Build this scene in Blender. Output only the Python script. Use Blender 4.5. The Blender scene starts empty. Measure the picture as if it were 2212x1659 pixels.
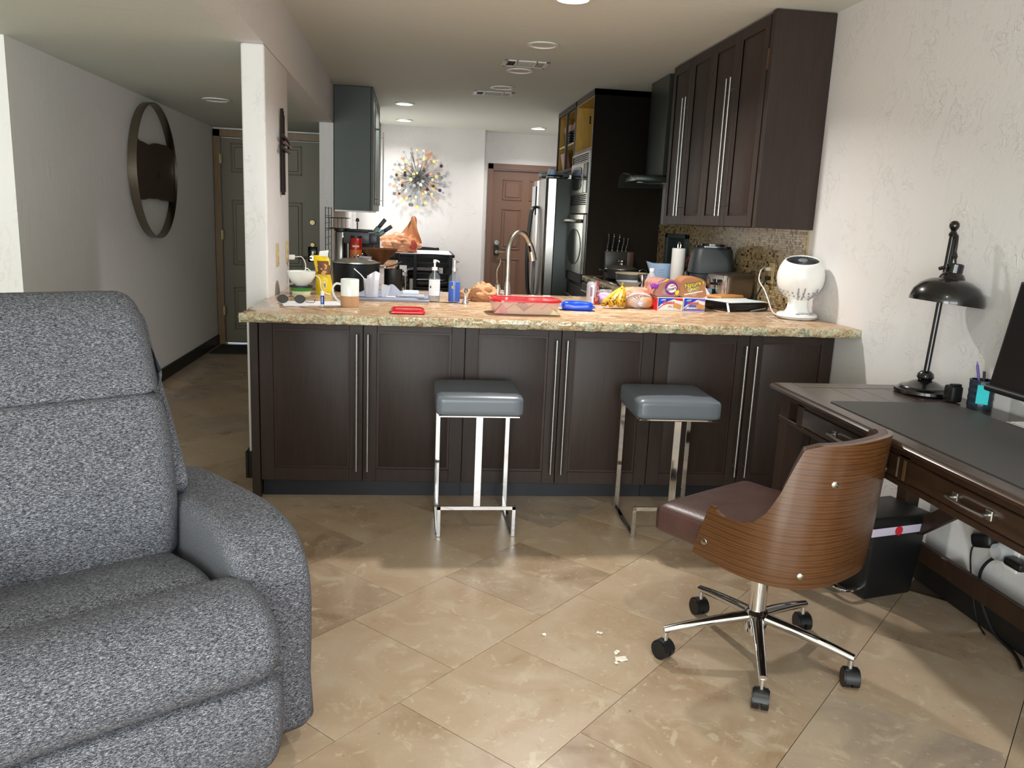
import bpy, bmesh, math, random
from math import pi, sin, cos, radians as rad
from mathutils import Vector, Matrix, Euler, noise
random.seed(7)
sc = bpy.context.scene
COL = sc.collection

# ------------------------------------------------------------ camera
CAM_H = 1.362
cam_data = bpy.data.cameras.new('camera')
cam = bpy.data.objects.new('camera', cam_data); COL.objects.link(cam)
yaw, pit, rol = 0.127285968, 0.200812020, -0.0438148132
fw = Vector((sin(yaw)*cos(pit), cos(yaw)*cos(pit), -sin(pit)))
rt0 = Vector((cos(yaw), -sin(yaw), 0)); dn0 = fw.cross(rt0)
rt = rt0*cos(rol) + dn0*sin(rol); dn = -rt0*sin(rol) + dn0*cos(rol)
cam.matrix_world = Matrix(((rt.x, -dn.x, -fw.x, 0), (rt.y, -dn.y, -fw.y, 0), (rt.z, -dn.z, -fw.z, CAM_H), (0, 0, 0, 1)))
cam_data.sensor_fit = 'HORIZONTAL'; cam_data.sensor_width = 36.0
cam_data.lens = 36.0*1739.667/2212
cam_data.clip_start = 0.05
sc.camera = cam

# ------------------------------------------------------------ world, light, exposure
world = bpy.data.worlds.new('sky'); sc.world = world; world.use_nodes = True
bg = world.node_tree.nodes['Background']
bg.inputs[0].default_value = (0.72, 0.86, 1.0, 1); bg.inputs[1].default_value = 1.6
sc.view_settings.view_transform = 'Standard'; sc.view_settings.look = 'None'
sc.view_settings.gamma = 1.0; sc.view_settings.use_curve_mapping = False
sc.view_settings.exposure = 0.5
sc.cycles.use_denoising = True
sc.cycles.max_bounces = 8; sc.cycles.diffuse_bounces = 5; sc.cycles.glossy_bounces = 4
sc.cycles.transmission_bounces = 8; sc.cycles.transparent_max_bounces = 12
sc.cycles.sample_clamp_indirect = 4.0; sc.cycles.caustics_reflective = False; sc.cycles.caustics_refractive = False

LAMP_W = 24.0
def area(name, loc, rot, sx, sy, power, col, spread=pi):
    l = bpy.data.lights.new(name, 'AREA'); l.shape = 'RECTANGLE'; l.size = sx; l.size_y = sy
    l.energy = power; l.color = col; l.spread = spread
    o = bpy.data.objects.new(name, l); o.location = loc; o.rotation_euler = rot; COL.objects.link(o)
    return o
# daylight entering through the windows behind the camera (rear wall) and on the left
area('daylight_rear_window', (0.68, -2.52, 1.30), (rad(90), 0, 0), 2.4, 1.7, 78, (0.93, 0.97, 1.0))
area('daylight_patio_door', (-1.95, -2.52, 1.10), (rad(90), 0, 0), 2.0, 1.9, 130, (0.95, 1.0, 0.93))
area('daylight_kitchen_window', (-.95, 9.67, 1.5), (0, rad(-90), 0), 1.0, .95, 16, (1.0, 0.97, 0.88))
def downlight(x, y, z, power, col=(1.0, 0.965, 0.93)):
    l = bpy.data.lights.new('downlight_beam', 'AREA'); l.shape = 'DISK'; l.size = 0.13
    l.energy = power; l.color = col; l.spread = rad(140)
    o = bpy.data.objects.new('downlight_beam', l); o.location = (x, y, z); COL.objects.link(o)
    return o

# ------------------------------------------------------------ materials
def lin(c):
    if isinstance(c, str):
        c = c.lstrip('#'); c = [int(c[i:i+2], 16)/255 for i in (0, 2, 4)]
    return tuple((v/12.92 if v <= .04045 else ((v+.055)/1.055)**2.4) for v in c) + (1,)
MATS = {}
class N:
    """small node-tree helper"""
    def __init__(s, m):
        s.t = m.node_tree; s.b = s.t.nodes['Principled BSDF']
    def add(s, kind, **kw):
        n = s.t.nodes.new(kind)
        for k, v in kw.items():
            if k.startswith('i_'):
                key = k[2:]; key = int(key) if key.isdigit() else key.replace('_', ' ')
                n.inputs[key].default_value = v
            else: setattr(n, k, v)
        return n
    def link(s, a, b): s.t.links.new(a, b)
    def coord(s, scale=(1, 1, 1), rot=(0, 0, 0), out='Object', rnd=False):
        c = s.add('ShaderNodeTexCoord'); m = s.add('ShaderNodeMapping')
        m.inputs['Scale'].default_value = scale; m.inputs['Rotation'].default_value = rot
        if rnd:
            oi = s.add('ShaderNodeObjectInfo'); mu = s.add('ShaderNodeVectorMath', operation='SCALE')
            cx = s.add('ShaderNodeCombineXYZ')
            s.link(oi.outputs['Random'], cx.inputs[0]); s.link(oi.outputs['Random'], cx.inputs[1])
            mu.inputs[3].default_value = 57.0; s.link(cx.outputs[0], mu.inputs[0])
            ad = s.add('ShaderNodeVectorMath', operation='ADD')
            s.link(c.outputs[out], ad.inputs[0]); s.link(mu.outputs[0], ad.inputs[1]); s.link(ad.outputs[0], m.inputs[0])
        else: s.link(c.outputs[out], m.inputs[0])
        return m.outputs[0]
    def noise(s, vec, scale, detail=3, rough=.5, dist=0):
        n = s.add('ShaderNodeTexNoise'); n.inputs['Scale'].default_value = scale; n.inputs['Detail'].default_value = detail
        n.inputs['Roughness'].default_value = rough; n.inputs['Distortion'].default_value = dist
        s.link(vec, n.inputs['Vector']); return n.outputs['Fac']
    def ramp(s, fac, stops, interp='LINEAR'):
        r = s.add('ShaderNodeValToRGB'); r.color_ramp.interpolation = interp
        e = r.color_ramp.elements
        while len(e) < len(stops): e.new(0.5)
        for k, (p, c) in enumerate(stops):
            e[k].position = p; e[k].color = lin(c) if isinstance(c, str) else ((c, c, c, 1) if isinstance(c, (int, float)) else c)
        s.link(fac, r.inputs[0]); return r.outputs[0]
    def mix(s, fac, a, b, blend='MIX'):
        m = s.add('ShaderNodeMix', data_type='RGBA', blend_type=blend)
        for inp, v in ((m.inputs[0], fac), (m.inputs[6], a), (m.inputs[7], b)):
            if hasattr(v, 'is_output'): s.link(v, inp)
            elif isinstance(v, str): inp.default_value = lin(v)
            else: inp.default_value = v
        return m.outputs[2]
    def math(s, op, a, b=0.5):
        m = s.add('ShaderNodeMath', operation=op)
        for inp, v in ((m.inputs[0], a), (m.inputs[1], b)):
            if hasattr(v, 'is_output'): s.link(v, inp)
            else: inp.default_value = v
        return m.outputs[0]
    def bump(s, h, strength=.3, dist=.01, prev=None):
        b = s.add('ShaderNodeBump'); b.inputs['Strength'].default_value = strength; b.inputs['Distance'].default_value = dist
        s.link(h, b.inputs['Height'])
        if prev is not None: s.link(prev, b.inputs['Normal'])
        s.link(b.outputs[0], s.b.inputs['Normal']); return b.outputs[0]
    def color(s, c): s.link(c, s.b.inputs['Base Color'])
def mat(name, col='#808080', rough=.5, metal=0., **kw):
    if name in MATS: return MATS[name]
    m = bpy.data.materials.new(name); m.use_nodes = True
    b = m.node_tree.nodes['Principled BSDF']
    b.inputs['Base Color'].default_value = lin(col); b.inputs['Roughness'].default_value = rough
    b.inputs['Metallic'].default_value = metal
    for k, v in kw.items():
        b.inputs[k.replace('_', ' ')].default_value = v
    MATS[name] = m
    return m
def nmat(name, *a, **kw):
    m = mat(name, *a, **kw); return m, N(m)
def plaster(name, col, stretch, amount=1.0):
    m, n = nmat(name, col, .75)
    v = n.coord(stretch)
    a = n.noise(v, 13, 4, .6, 1.2)
    line = n.ramp(a, [(0.0, 0.), (.52, 0.), (.55, 1.), (.565, .35), (1., .3)])
    mask = n.ramp(n.noise(v, 5.5, 2), [(.46, 0.), (.62, 1.)])
    h = n.math('MULTIPLY', line, mask)
    b = n.bump(h, .5*amount, .008)
    n.bump(n.noise(v, 45, 3), .18, .004, b)
    return m
M_WALL = plaster('plaster_wall', '#dbd9d8', (1, 1, .8), .8)
M_HALL = plaster('plaster_hall', '#eeedec', (1.6, 1.6, .55), .8)
M_CEIL = plaster('plaster_ceiling', '#d4d8cf', (.8, 2.4, 1), .45)
def wood(name, c0, c1, scale, rough=.4, coat=0., gr=1.0):
    m, n = nmat(name, c0, rough, Coat_Weight=coat, Coat_Roughness=.15)
    v = n.coord(scale)
    a = n.noise(v, 6, 5, .6, .6)
    n.color(n.mix(n.ramp(a, [(.3, 0.), (.7, 1.)]), c0, c1))
    n.bump(a, .04*gr, .003)
    return m
M_ESP = wood('espresso_wood', '#2a201b', '#352924', (9, 9, .8), .46, .0)
M_ESP.node_tree.nodes['Principled BSDF'].inputs['Specular IOR Level'].default_value = .32
M_ESPY = M_ESP
M_GROOVE = mat('espresso_groove', '#2a130c', .5)
M_DARKPANEL = wood('dark_end_panel', '#2a251e', '#322b23', (9, 9, .8), .42, .1)
M_TOE = mat('black_toe_kick', '#1b1c22', .45)
M_BASEB = mat('black_baseboard', '#161311', .5)
M_DESK = wood('desk_wood', '#271a12', '#38271b', (7, .7, 7), .30, .2)
M_DESKL = wood('desk_leg_wood', '#24140a', '#321d0e', (7, 7, .7), .5, .0)
M_PLY = wood('raw_cabinet_interior', '#b8923e', '#a37c32', (6, 6, 1), .6)
M_BROWNDOOR = mat('brown_door_paint', '#6f5344', .42)
M_OLIVE = mat('olive_brown_door_paint', '#676049', .45)
M_OLIVETRIM = wood('stained_door_frame', '#6b5030', '#7d6038', (8, 8, 1), .4)
# granite
def granite(name, edge=False):
    m, n = nmat(name, '#c9a37a', .07 if not edge else .22)
    v = n.coord((1.0, 3.2, 1.0) if not edge else (1, 1, 1), (0, 0, .12))
    big = n.noise(v, 2.4 if not edge else 9, 6, .62, 1.6)
    mid = n.noise(v, 9 if not edge else 26, 5, .65, 1.0)
    fine = n.noise(n.coord((1, 2, 1)), 60, 3, .6, .4)
    if not edge:
        c = n.ramp(big, [(.25, '#554a42'), (.36, '#b58f69'), (.45, '#cbb596'), (.50, '#9a6546'), (.56, '#c9b08e'), (.64, '#d3c4ad'), (.75, '#6f5a50')])
        c2 = n.ramp(mid, [(.3, '#5d4036'), (.42, '#ab825c'), (.52, '#cfbd9f'), (.58, '#8a5d44'), (.7, '#b99d80')])
    else:
        c = n.ramp(big, [(.3, '#4a4438'), (.40, '#9a9c86'), (.47, '#c9c3a2'), (.53, '#a5733f'), (.60, '#b9b394'), (.68, '#7d6f58'), (.8, '#6a6658')])
        c2 = n.ramp(mid, [(.3, '#3a2a1e'), (.42, '#8f8a70'), (.52, '#d6d0b2'), (.6, '#8a6038'), (.75, '#b5ae90')])
    c = n.mix(.45, c, c2)
    c = n.mix(n.ramp(fine, [(.28, 1.), (.40, 0.)]), c, '#5c3d2c')
    n.color(c)
    if edge: n.bump(n.noise(n.coord(), 55, 4), 1.0, .012)
    return m
M_GRAN = granite('granite_polished'); M_GRANE = granite('granite_chiselled_edge', True)
# travertine floor tile: every tile shifts the pattern and tone
m, n = nmat('travertine_tile', '#c4b096', .3)
v = n.coord((1, 1, 1), rnd=True)
oi = n.add('ShaderNodeObjectInfo')
tone = n.ramp(oi.outputs['Random'], [(0., '#b59d86'), (.18, '#a68d76'), (.36, '#b8a089'), (.52, '#9b836d'), (.68, '#b1977d'), (.82, '#9f9085'), (.93, '#8e7864')], 'CONSTANT')
cl = n.noise(v, 3.2, 6, .6, 1.1)
c = n.mix(n.ramp(cl, [(.35, 0.), (.65, .75)]), tone, '#c2b09c')
c = n.mix(n.ramp(n.noise(v, 9, 5, .65, .8), [(.56, 0.), (.66, .55)]), c, '#cabda8')
c = n.mix(n.ramp(n.noise(v, 14, 5, .7, .8), [(.60, 0.), (.66, .6)]), c, '#d3c6b0')
c = n.mix(n.ramp(n.noise(v, 5.2, 3, .5, .6), [(.70, 0.), (.74, .5)]), c, '#b08a70')
pit = n.ramp(n.noise(v, 70, 3, .6), [(.27, 1.), (.34, 0.)])
pm = n.math('MULTIPLY', pit, n.ramp(n.noise(v, 4, 2), [(.50, 0.), (.64, 1.)]))
c = n.mix(n.ramp(n.noise(v, 46, 2, .5, .4), [(.67, 0.), (.71, .45)]), c, '#d6c8ac')
c = n.mix(pm, c, '#6b5c4c')
c = n.mix(1.0, c, '#f0eee6', 'MULTIPLY')
n.color(c)
n.link(n.ramp(cl, [(.3, .24), (.7, .42)]), n.b.inputs['Roughness'])
n.bump(n.math('SUBTRACT', n.noise(v, 18, 4), pm), .10, .004)
M_TILE = m
M_GROUT = mat('grout', '#54452f', .9)
M_DEBRIS = mat('floor_white_fleck', '#e9e2d3', .8)
# fabric of the recliner
m, n = nmat('grey_heather_fabric', '#6f7378', 1.0)
n.b.inputs['Specular IOR Level'].default_value = .08
v = n.coord((130, 700, 700)); v2 = n.coord((800, 300, 800))
a = n.noise(v, 1.0, 6, .8); b2 = n.noise(v2, 1.0, 6, .8)
s_ = n.math('ADD', n.math('MULTIPLY', a, .62), n.math('MULTIPLY', b2, .38))
n.color(n.ramp(s_, [(.40, '#0c0d10'), (.465, '#33353b'), (.515, '#5c5e66'), (.585, '#b9b9bf')]))
n.bump(s_, .35, .003); M_FAB = m
# walnut veneer on the chair shell
m, n = nmat('walnut_veneer', '#6b3f1f', .33, Coat_Weight=.3, Coat_Roughness=.12)
v = n.coord((1.2, 1.2, 11.0))
wv = n.add('ShaderNodeTexWave', wave_type='BANDS', bands_direction='Z'); wv.inputs['Scale'].default_value = 1.6
wv.inputs['Distortion'].default_value = 5.0; wv.inputs['Detail'].default_value = 3; wv.inputs['Detail Scale'].default_value = .9
n.link(v, wv.inputs['Vector'])
fi = n.noise(n.coord((6, 6, 90)), 2.0, 3)
c = n.ramp(wv.outputs['Fac'], [(0., '#452a13'), (.3, '#52331a'), (.7, '#5f3c1e'), (1., '#4c2f17')])
c = n.mix(n.ramp(fi, [(.3, .5), (.55, 0.)]), c, '#3d2210'); n.color(c)
M_WALNUT = m
m, n = nmat('brown_leather', '#46302b', .38)
v = n.coord(); n.color(n.mix(n.noise(v, 14, 4), '#382420', '#573c36')); n.bump(n.noise(v, 130, 3), .25, .002); M_LEATH = m
m, n = nmat('grey_leatherette', '#636a72', .32); n.bump(n.noise(n.coord(), 160, 2), .12, .001); M_SEAT = m
M_CHROME = mat('chrome', '#dcdcdc', .06, 1.)
M_STEEL = mat('brushed_steel', '#a9a9a6', .28, 1.)
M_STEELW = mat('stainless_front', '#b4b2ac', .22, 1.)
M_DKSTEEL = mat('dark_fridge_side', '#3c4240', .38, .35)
M_NICKEL = mat('satin_nickel', '#b5b0a5', .22, 1.)
M_BRONZE = mat('dark_bronze', '#0f0d0d', .25, .3, Coat_Weight=.5)
M_BLK = mat('black_plastic', '#0c0d0f', .45)
M_BLKG = mat('black_gloss', '#060606', .12)
M_BLKM = mat('black_matte', '#101113', .7)
M_CHAR = mat('charcoal_plastic', '#34383b', .5)
M_WHITE = mat('white_plastic', '#e9e9e7', .3)
M_PAPER = mat('white_paper', '#ebeaf0', .7)
M_CER = mat('white_ceramic', '#e6eae6', .18)
M_TAN = mat('raw_clay', '#b98f6a', .8)
M_ALM = mat('almond_plate', '#cdbb8a', .45)
M_RED = mat('red_plastic', '#c80f22', .2, Coat_Weight=.3)
M_BLUE = mat('blue_foil', '#0648dc', .2, Coat_Weight=.3)
M_TEAL = mat('teal_note', '#27c6cf', .6)
M_CLOTHW = mat('white_cloth', '#dcdce4', .8)
M_LAV = mat('grey_towel', '#8f93a4', .9)
M_GLASSMAT = mat('clear_glass', '#7d8a90', .02, Alpha=.13)
M_PLCLEAR = mat('clear_plastic', '#dfe3ea', .08, Alpha=.38)
M_FILM = mat('clear_bag_film', '#ffffff', .12, Alpha=.16)
M_HOODG = mat('smoked_glass', '#5c6a66', .03, Alpha=.22)
M_SOAPC = mat('clear_soap', '#c9cbd8', .05, Alpha=.35)
M_BSOAP = mat('blue_soap', '#0a62e0', .1)
M_YEL = mat('yellow_pouch', '#e0c012', .3)
M_BROWNP = mat('brown_print', '#6b3e22', .45)
M_BREAD = mat('toasted_bread', '#a8714a', .6)
M_BREADL = mat('light_bun', '#c48a56', .55)
M_PURP = mat('purple_print', '#7a2a93', .35)
M_ORNG = mat('orange_print', '#d9622e', .4)
M_PINK = mat('pink_film', '#c99ac4', .3)
M_YPR = mat('yellow_print', '#e6d01e', .4)
M_REDP = mat('red_print', '#c8202c', .4)
M_BLUP = mat('blue_print', '#1c46c8', .4)
M_LILP = mat('lilac_print', '#7a68c8', .4)
M_KRAFT = mat('kraft_paper', '#b5855f', .8)
M_TANBAG = mat('tan_plastic_bag', '#d2946a', .35)
M_WOODB = wood('dark_bowl_wood', '#4b2a12', '#6b3f1c', (6, 6, 3), .35)
m, n = nmat('banana_skin', '#d0a21c', .5)
n.color(n.mix(n.ramp(n.noise(n.coord(), 60, 3), [(.56, 0.), (.64, 1.)]), '#c99a1c', '#5a3c14')); M_BANANA = m
M_SPOT = mat('banana_brown', '#4f3512', .6)
M_WRAP = mat('flour_wrap', '#d9cfa0', .7)
M_EMIT = mat('lit_lens', '#ffffff', .5); M_EMIT.node_tree.nodes['Principled BSDF'].inputs['Emission Color'].default_value = (1, .95, .88, 1)
M_EMIT.node_tree.nodes['Principled BSDF'].inputs['Emission Strength'].default_value = 14
M_LENS = mat('unlit_lens', '#c9cabb', .35)
M_SCREEN = mat('dark_screen', '#040405', .3)
M_DESKMAT = mat('desk_mat_leather', '#3c3b3a', .55)

# ------------------------------------------------------------ mesh helpers
def bm_(): return bmesh.new()
def T(*a): return Matrix.Translation(Vector(a))
def RX(a): return Matrix.Rotation(rad(a), 4, 'X')
def RY(a): return Matrix.Rotation(rad(a), 4, 'Y')
def RZ(a): return Matrix.Rotation(rad(a), 4, 'Z')
def box(bm, x0, y0, z0, x1, y1, z1, bev=0, seg=2, M=None, mi=0):
    r = bmesh.ops.create_cube(bm, size=1)
    vs = r['verts']
    bmesh.ops.transform(bm, matrix=Matrix.Translation(((x0+x1)/2, (y0+y1)/2, (z0+z1)/2)) @ Matrix.Diagonal((abs(x1-x0), abs(y1-y0), abs(z1-z0), 1)), verts=vs)
    fs = list({f for v in vs for f in v.link_faces})
    if bev:
        es = list({e for v in vs for e in v.link_edges})
        r2 = bmesh.ops.bevel(bm, geom=es, offset=bev, segments=seg, affect='EDGES', profile=.5)
        fs = list({f for v in r2['verts'] for f in v.link_faces} | {f for f in fs if f.is_valid})
        vs = list({v for f in fs for v in f.verts})
    for f in fs: f.material_index = mi
    if M is not None: bmesh.ops.transform(bm, matrix=M, verts=vs)
    return bm
def cyl(bm, p0, p1, r0, r1=None, n=20, cap=True, mi=0):
    p0, p1 = Vector(p0), Vector(p1); r1 = r0 if r1 is None else r1
    d = (p1-p0); q = d.to_track_quat('Z', 'Y')
    A = [bm.verts.new(p0 + q @ Vector((r0*cos(2*pi*i/n), r0*sin(2*pi*i/n), 0))) for i in range(n)]
    B = [bm.verts.new(p1 + q @ Vector((r1*cos(2*pi*i/n), r1*sin(2*pi*i/n), 0))) for i in range(n)]
    fs = [bm.faces.new((A[i], A[(i+1) % n], B[(i+1) % n], B[i])) for i in range(n)]
    if cap:
        fs.append(bm.faces.new(A[::-1])); fs.append(bm.faces.new(B))
    for f in fs: f.material_index = mi
    return bm
def lathe(bm, prof, n=28, c=(0, 0, 0), mi=0, M=None, sx=1, sy=1):
    rings = []; allv = []
    for r, z in prof:
        if r <= 1e-6:
            v = bm.verts.new((c[0], c[1], c[2]+z)); rings.append([v]); allv.append(v)
        else:
            g = [bm.verts.new((c[0]+sx*r*cos(2*pi*i/n), c[1]+sy*r*sin(2*pi*i/n), c[2]+z)) for i in range(n)]
            rings.append(g); allv += g
    for a, b in zip(rings, rings[1:]):
        for i in range(n):
            j = (i+1) % n
            if len(a) == 1 and len(b) == 1: continue
            if len(a) == 1: f = bm.faces.new((a[0], b[j], b[i]))
            elif len(b) == 1: f = bm.faces.new((a[i], a[j], b[0]))
            else: f = bm.faces.new((a[i], a[j], b[j], b[i]))
            f.material_index = mi
    if M is not None: bmesh.ops.transform(bm, matrix=M, verts=allv)
    return bm
def smoothpath(pts, k=6):
    pts = [Vector(p) for p in pts]; out = []
    P = [pts[0]*2-pts[1]] + pts + [pts[-1]*2-pts[-2]]
    for i in range(1, len(P)-2):
        for s in range(k):
            t = s/k
            a, b, c, d = P[i-1], P[i], P[i+1], P[i+2]
            out.append(.5*((2*b)+(c-a)*t+(2*a-5*b+4*c-d)*t*t+(3*b-a-3*c+d)*t**3))
    out.append(pts[-1]); return out
def tube(bm, pts, r, n=8, smooth=0, cap=True, mi=0, flat=None):
    if smooth: pts = smoothpath(pts, smooth)
    pts = [Vector(p) for p in pts]; m_ = len(pts)
    rr = (lambda t: r) if not callable(r) else r
    prev = None; rings = []
    for i, p in enumerate(pts):
        d = (pts[min(i+1, m_-1)]-pts[max(i-1, 0)]).normalized()
        if prev is None:
            up = Vector((0, 0, 1)) if abs(d.z) < .9 else Vector((1, 0, 0))
            x = d.cross(up).normalized()
        else:
            x = (prev - d*prev.dot(d)).normalized()
        prev = x; y = d.cross(x)
        R = rr(i/(m_-1))
        fx, fy = flat or (1, 1)
        rings.append([bm.verts.new(p + x*R*fx*cos(2*pi*k/n) + y*R*fy*sin(2*pi*k/n)) for k in range(n)])
    for a, b in zip(rings, rings[1:]):
        for k in range(n):
            f = bm.faces.new((a[k], a[(k+1) % n], b[(k+1) % n], b[k])); f.material_index = mi
    if cap:
        bm.faces.new(rings[0][::-1]).material_index = mi; bm.faces.new(rings[-1]).material_index = mi
    return bm
def prism(bm, poly, z0, z1, M=None, bev=0, mi=0):
    A = [bm.verts.new((x, y, z0)) for x, y in poly]; B = [bm.verts.new((x, y, z1)) for x, y in poly]
    k = len(poly)
    fs = [bm.faces.new(A[::-1]), bm.faces.new(B)] + [bm.faces.new((A[i], A[(i+1) % k], B[(i+1) % k], B[i])) for i in range(k)]
    vs = A+B
    if bev:
        r2 = bmesh.ops.bevel(bm, geom=list({e for v in vs for e in v.link_edges}), offset=bev, segments=2, affect='EDGES', profile=.5)
        fs = list({f for v in r2['verts'] for f in v.link_faces}); vs = list({v for f in fs for v in f.verts})
    for f in fs: f.material_index = mi
    if M is not None: bmesh.ops.transform(bm, matrix=M, verts=vs)
    return bm
def grid(bm, fn, nu, nv, closeu=False, mi=0):
    G = [[bm.verts.new(fn(i/(nu if closeu else nu-1), j/(nv-1))) for j in range(nv)] for i in range(nu)]
    for i in range(nu if closeu else nu-1):
        for j in range(nv-1):
            a = G[i]; b = G[(i+1) % nu]
            bm.faces.new((a[j], b[j], b[j+1], a[j+1])).material_index = mi
    return G
def rbox(bm, sx, sy, sz, r, bulge=(0, 0, 0), N_=10, M=None, mi=0, wrinkle=0, seed=0):
    """cushion: rounded box of full size sx,sy,sz centred on the origin, faces bulging outwards"""
    out = bm; bm = bmesh.new()
    r0 = bmesh.ops.create_cube(bm, size=2)
    bmesh.ops.subdivide_edges(bm, edges=list(bm.edges), cuts=N_, use_grid_fill=True)
    seen = list(bm.verts)
    H = Vector((sx/2, sy/2, sz/2))
    for v in seen:
        p = v.co.copy()
        q = Vector([math.copysign(abs(c)**.8, c) for c in p])
        P = Vector((q.x*H.x, q.y*H.y, q.z*H.z))
        inn = Vector([max(-(H[i]-r), min(H[i]-r, P[i])) for i in range(3)])
        d = P-inn
        if d.length > 1e-9: P = inn + d.normalized()*r
        u = Vector((P.x/H.x, P.y/H.y, P.z/H.z))
        P.z += bulge[2]*max(0, 1-u.x**2)*max(0, 1-u.y**2)*math.copysign(1, u.z)*min(1, abs(u.z)*1.5)
        P.y += bulge[1]*max(0, 1-u.x**2)*max(0, 1-u.z**2)*u.y
        P.x += bulge[0]*max(0, 1-u.y**2)*max(0, 1-u.z**2)*u.x
        if wrinkle:
            w = noise.noise_vector(P*(1.0/max(H))*2.2 + Vector((seed, seed*1.7, 0)))
            P += w*wrinkle
        v.co = P
    if M is not None: bmesh.ops.transform(bm, matrix=M, verts=list(bm.verts))
    for f in bm.faces: f.material_index = mi
    tmp = bpy.data.meshes.new('tmp'); bm.to_mesh(tmp); bm.free()
    out.from_mesh(tmp); bpy.data.meshes.remove(tmp)
    return out
def bolster(bm, prof, a0, a1, r, n=5, mi=0):
    """profile (y,z) swept along x from a0 to a1 with rounded ends"""
    cy = sum(p[0] for p in prof)/len(prof); cz = sum(p[1] for p in prof)/len(prof)
    k = len(prof)
    nrm = []
    area_ = sum(prof[i][0]*prof[(i+1) % k][1]-prof[(i+1) % k][0]*prof[i][1] for i in range(k))
    sg = 1 if area_ > 0 else -1
    for i in range(k):
        p, q = prof[i-1], prof[(i+1) % k]
        t = Vector((q[0]-p[0], q[1]-p[1])).normalized(); nrm.append(Vector((t.y, -t.x))*sg)
    st = []
    for j in range(n+1):
        th = j/n*pi/2; st.append((a0 + r*(1-sin(th)) if False else a0 + r*(1-cos(pi/2-th)) if False else a0+r*(1-cos(th)), r*(1-sin(th))))
    nm = 14
    st += [(a0+r+(a1-a0-2*r)*j/nm, 0) for j in range(1, nm)]
    for j in range(n, -1, -1):
        th = j/n*pi/2; st.append((a1-r*(1-cos(th)), r*(1-sin(th))))
    rings = []
    for x, ins in st:
        rings.append([bm.verts.new((x, prof[i][0]-nrm[i].x*ins, prof[i][1]-nrm[i].y*ins)) for i in range(k)])
    for A, B in zip(rings, rings[1:]):
        for i in range(k):
            bm.faces.new((A[i], A[(i+1) % k], B[(i+1) % k], B[i])).material_index = mi
    bm.faces.new(rings[0][::-1]).material_index = mi; bm.faces.new(rings[-1]).material_index = mi
    return bm
def sm2(poly, k=5):
    """smooth a closed 2d profile"""
    n_ = len(poly); out = []
    for i in range(n_):
        a, b, c, d = [Vector(poly[(i+j) % n_]) for j in (-1, 0, 1, 2)]
        for s in range(k):
            t = s/k; out.append(tuple(.5*((2*b)+(c-a)*t+(2*a-5*b+4*c-d)*t*t+(3*b-a-3*c+d)*t**3)))
    return out
def obj(name, bm, mats, parent=None, smooth=35, label=None, M=None):
    bmesh.ops.remove_doubles(bm, verts=bm.verts, dist=1e-6)
    bmesh.ops.recalc_face_normals(bm, faces=bm.faces)
    if smooth:
        bm.normal_update()
        for f in bm.faces: f.smooth = True
        lim = rad(smooth)
        for e in bm.edges:
            if len(e.link_faces) == 2 and e.calc_face_angle(0) > lim: e.smooth = False
    me = bpy.data.meshes.new(name); bm.to_mesh(me); bm.free()
    for m_ in (mats if isinstance(mats, (list, tuple)) else [mats]): me.materials.append(m_)
    o = bpy.data.objects.new(name, me); COL.objects.link(o)
    if parent is not None: o.parent = parent
    if label: o['label'] = label
    if M is not None: o.matrix_local = M
    return o
def thing(name, label, cat, loc=(0, 0, 0), rz=0, group=None, rot=None):
    o = bpy.data.objects.new(name, None); COL.objects.link(o); o.empty_display_size = .05
    o.location = loc; o.rotation_euler = rot or (0, 0, rad(rz))
    o['label'] = label; o['category'] = cat
    if group: o['group'] = group
    return o
def tag(o, label, cat, group=None, loc=None, rz=None):
    o['label'] = label; o['category'] = cat
    if group: o['group'] = group
    if loc: o.location = loc
    if rz is not None: o.rotation_euler = (0, 0, rad(rz))
    return o
def struct(name, bm, mats, parent=None, smooth=35):
    o = obj(name, bm, mats, parent, smooth)
    if parent is None: o['kind'] = 'structure'
    return o
def dup(root, loc=None, rz=None, label=None, group=None):
    r = root.copy(); COL.objects.link(r)
    if loc: r.location = loc
    if rz is not None: r.rotation_euler = (0, 0, rad(rz))
    if label: r['label'] = label
    if group: r['group'] = group
    for ch in list(root.children):
        c_ = ch.copy(); COL.objects.link(c_); c_.parent = r
        for g in ch.children:
            d = g.copy(); COL.objects.link(d); d.parent = c_
    return r
def text(s, size, m_, parent, M, name='lettering', wrap=0, bold=.0, shear=0, label=None, ext=.0004):
    cu = bpy.data.curves.new('txt', 'FONT'); cu.body = s; cu.size = size; cu.align_x = 'CENTER'; cu.align_y = 'CENTER'
    cu.extrude = ext; cu.offset = bold; cu.shear = shear; cu.resolution_u = 3
    t = bpy.data.objects.new('txt', cu); COL.objects.link(t)
    dg = bpy.context.evaluated_depsgraph_get()
    me = bpy.data.meshes.new_from_object(t.evaluated_get(dg)); bpy.data.objects.remove(t); bpy.data.curves.remove(cu)
    me.transform(M)
    if wrap:   # wrap round a vertical cylinder of radius wrap about the parent's z axis, facing -y
        for v in me.vertices:
            a = v.co.x/wrap; R = wrap + (-v.co.y)
            v.co = (R*sin(a), -R*cos(a), v.co.z)
    me.materials.clear(); me.materials.append(m_); me.name = name
    o = bpy.data.objects.new(name, me); COL.objects.link(o); o.parent = parent
    if label: o['label'] = label
    return o
FR = RX(90)   # text standing up, reading from -y

# ============================================================ SETTING
CZ = 2.439; HZ = 2.12; XR = 2.07; XB = -0.71
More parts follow.
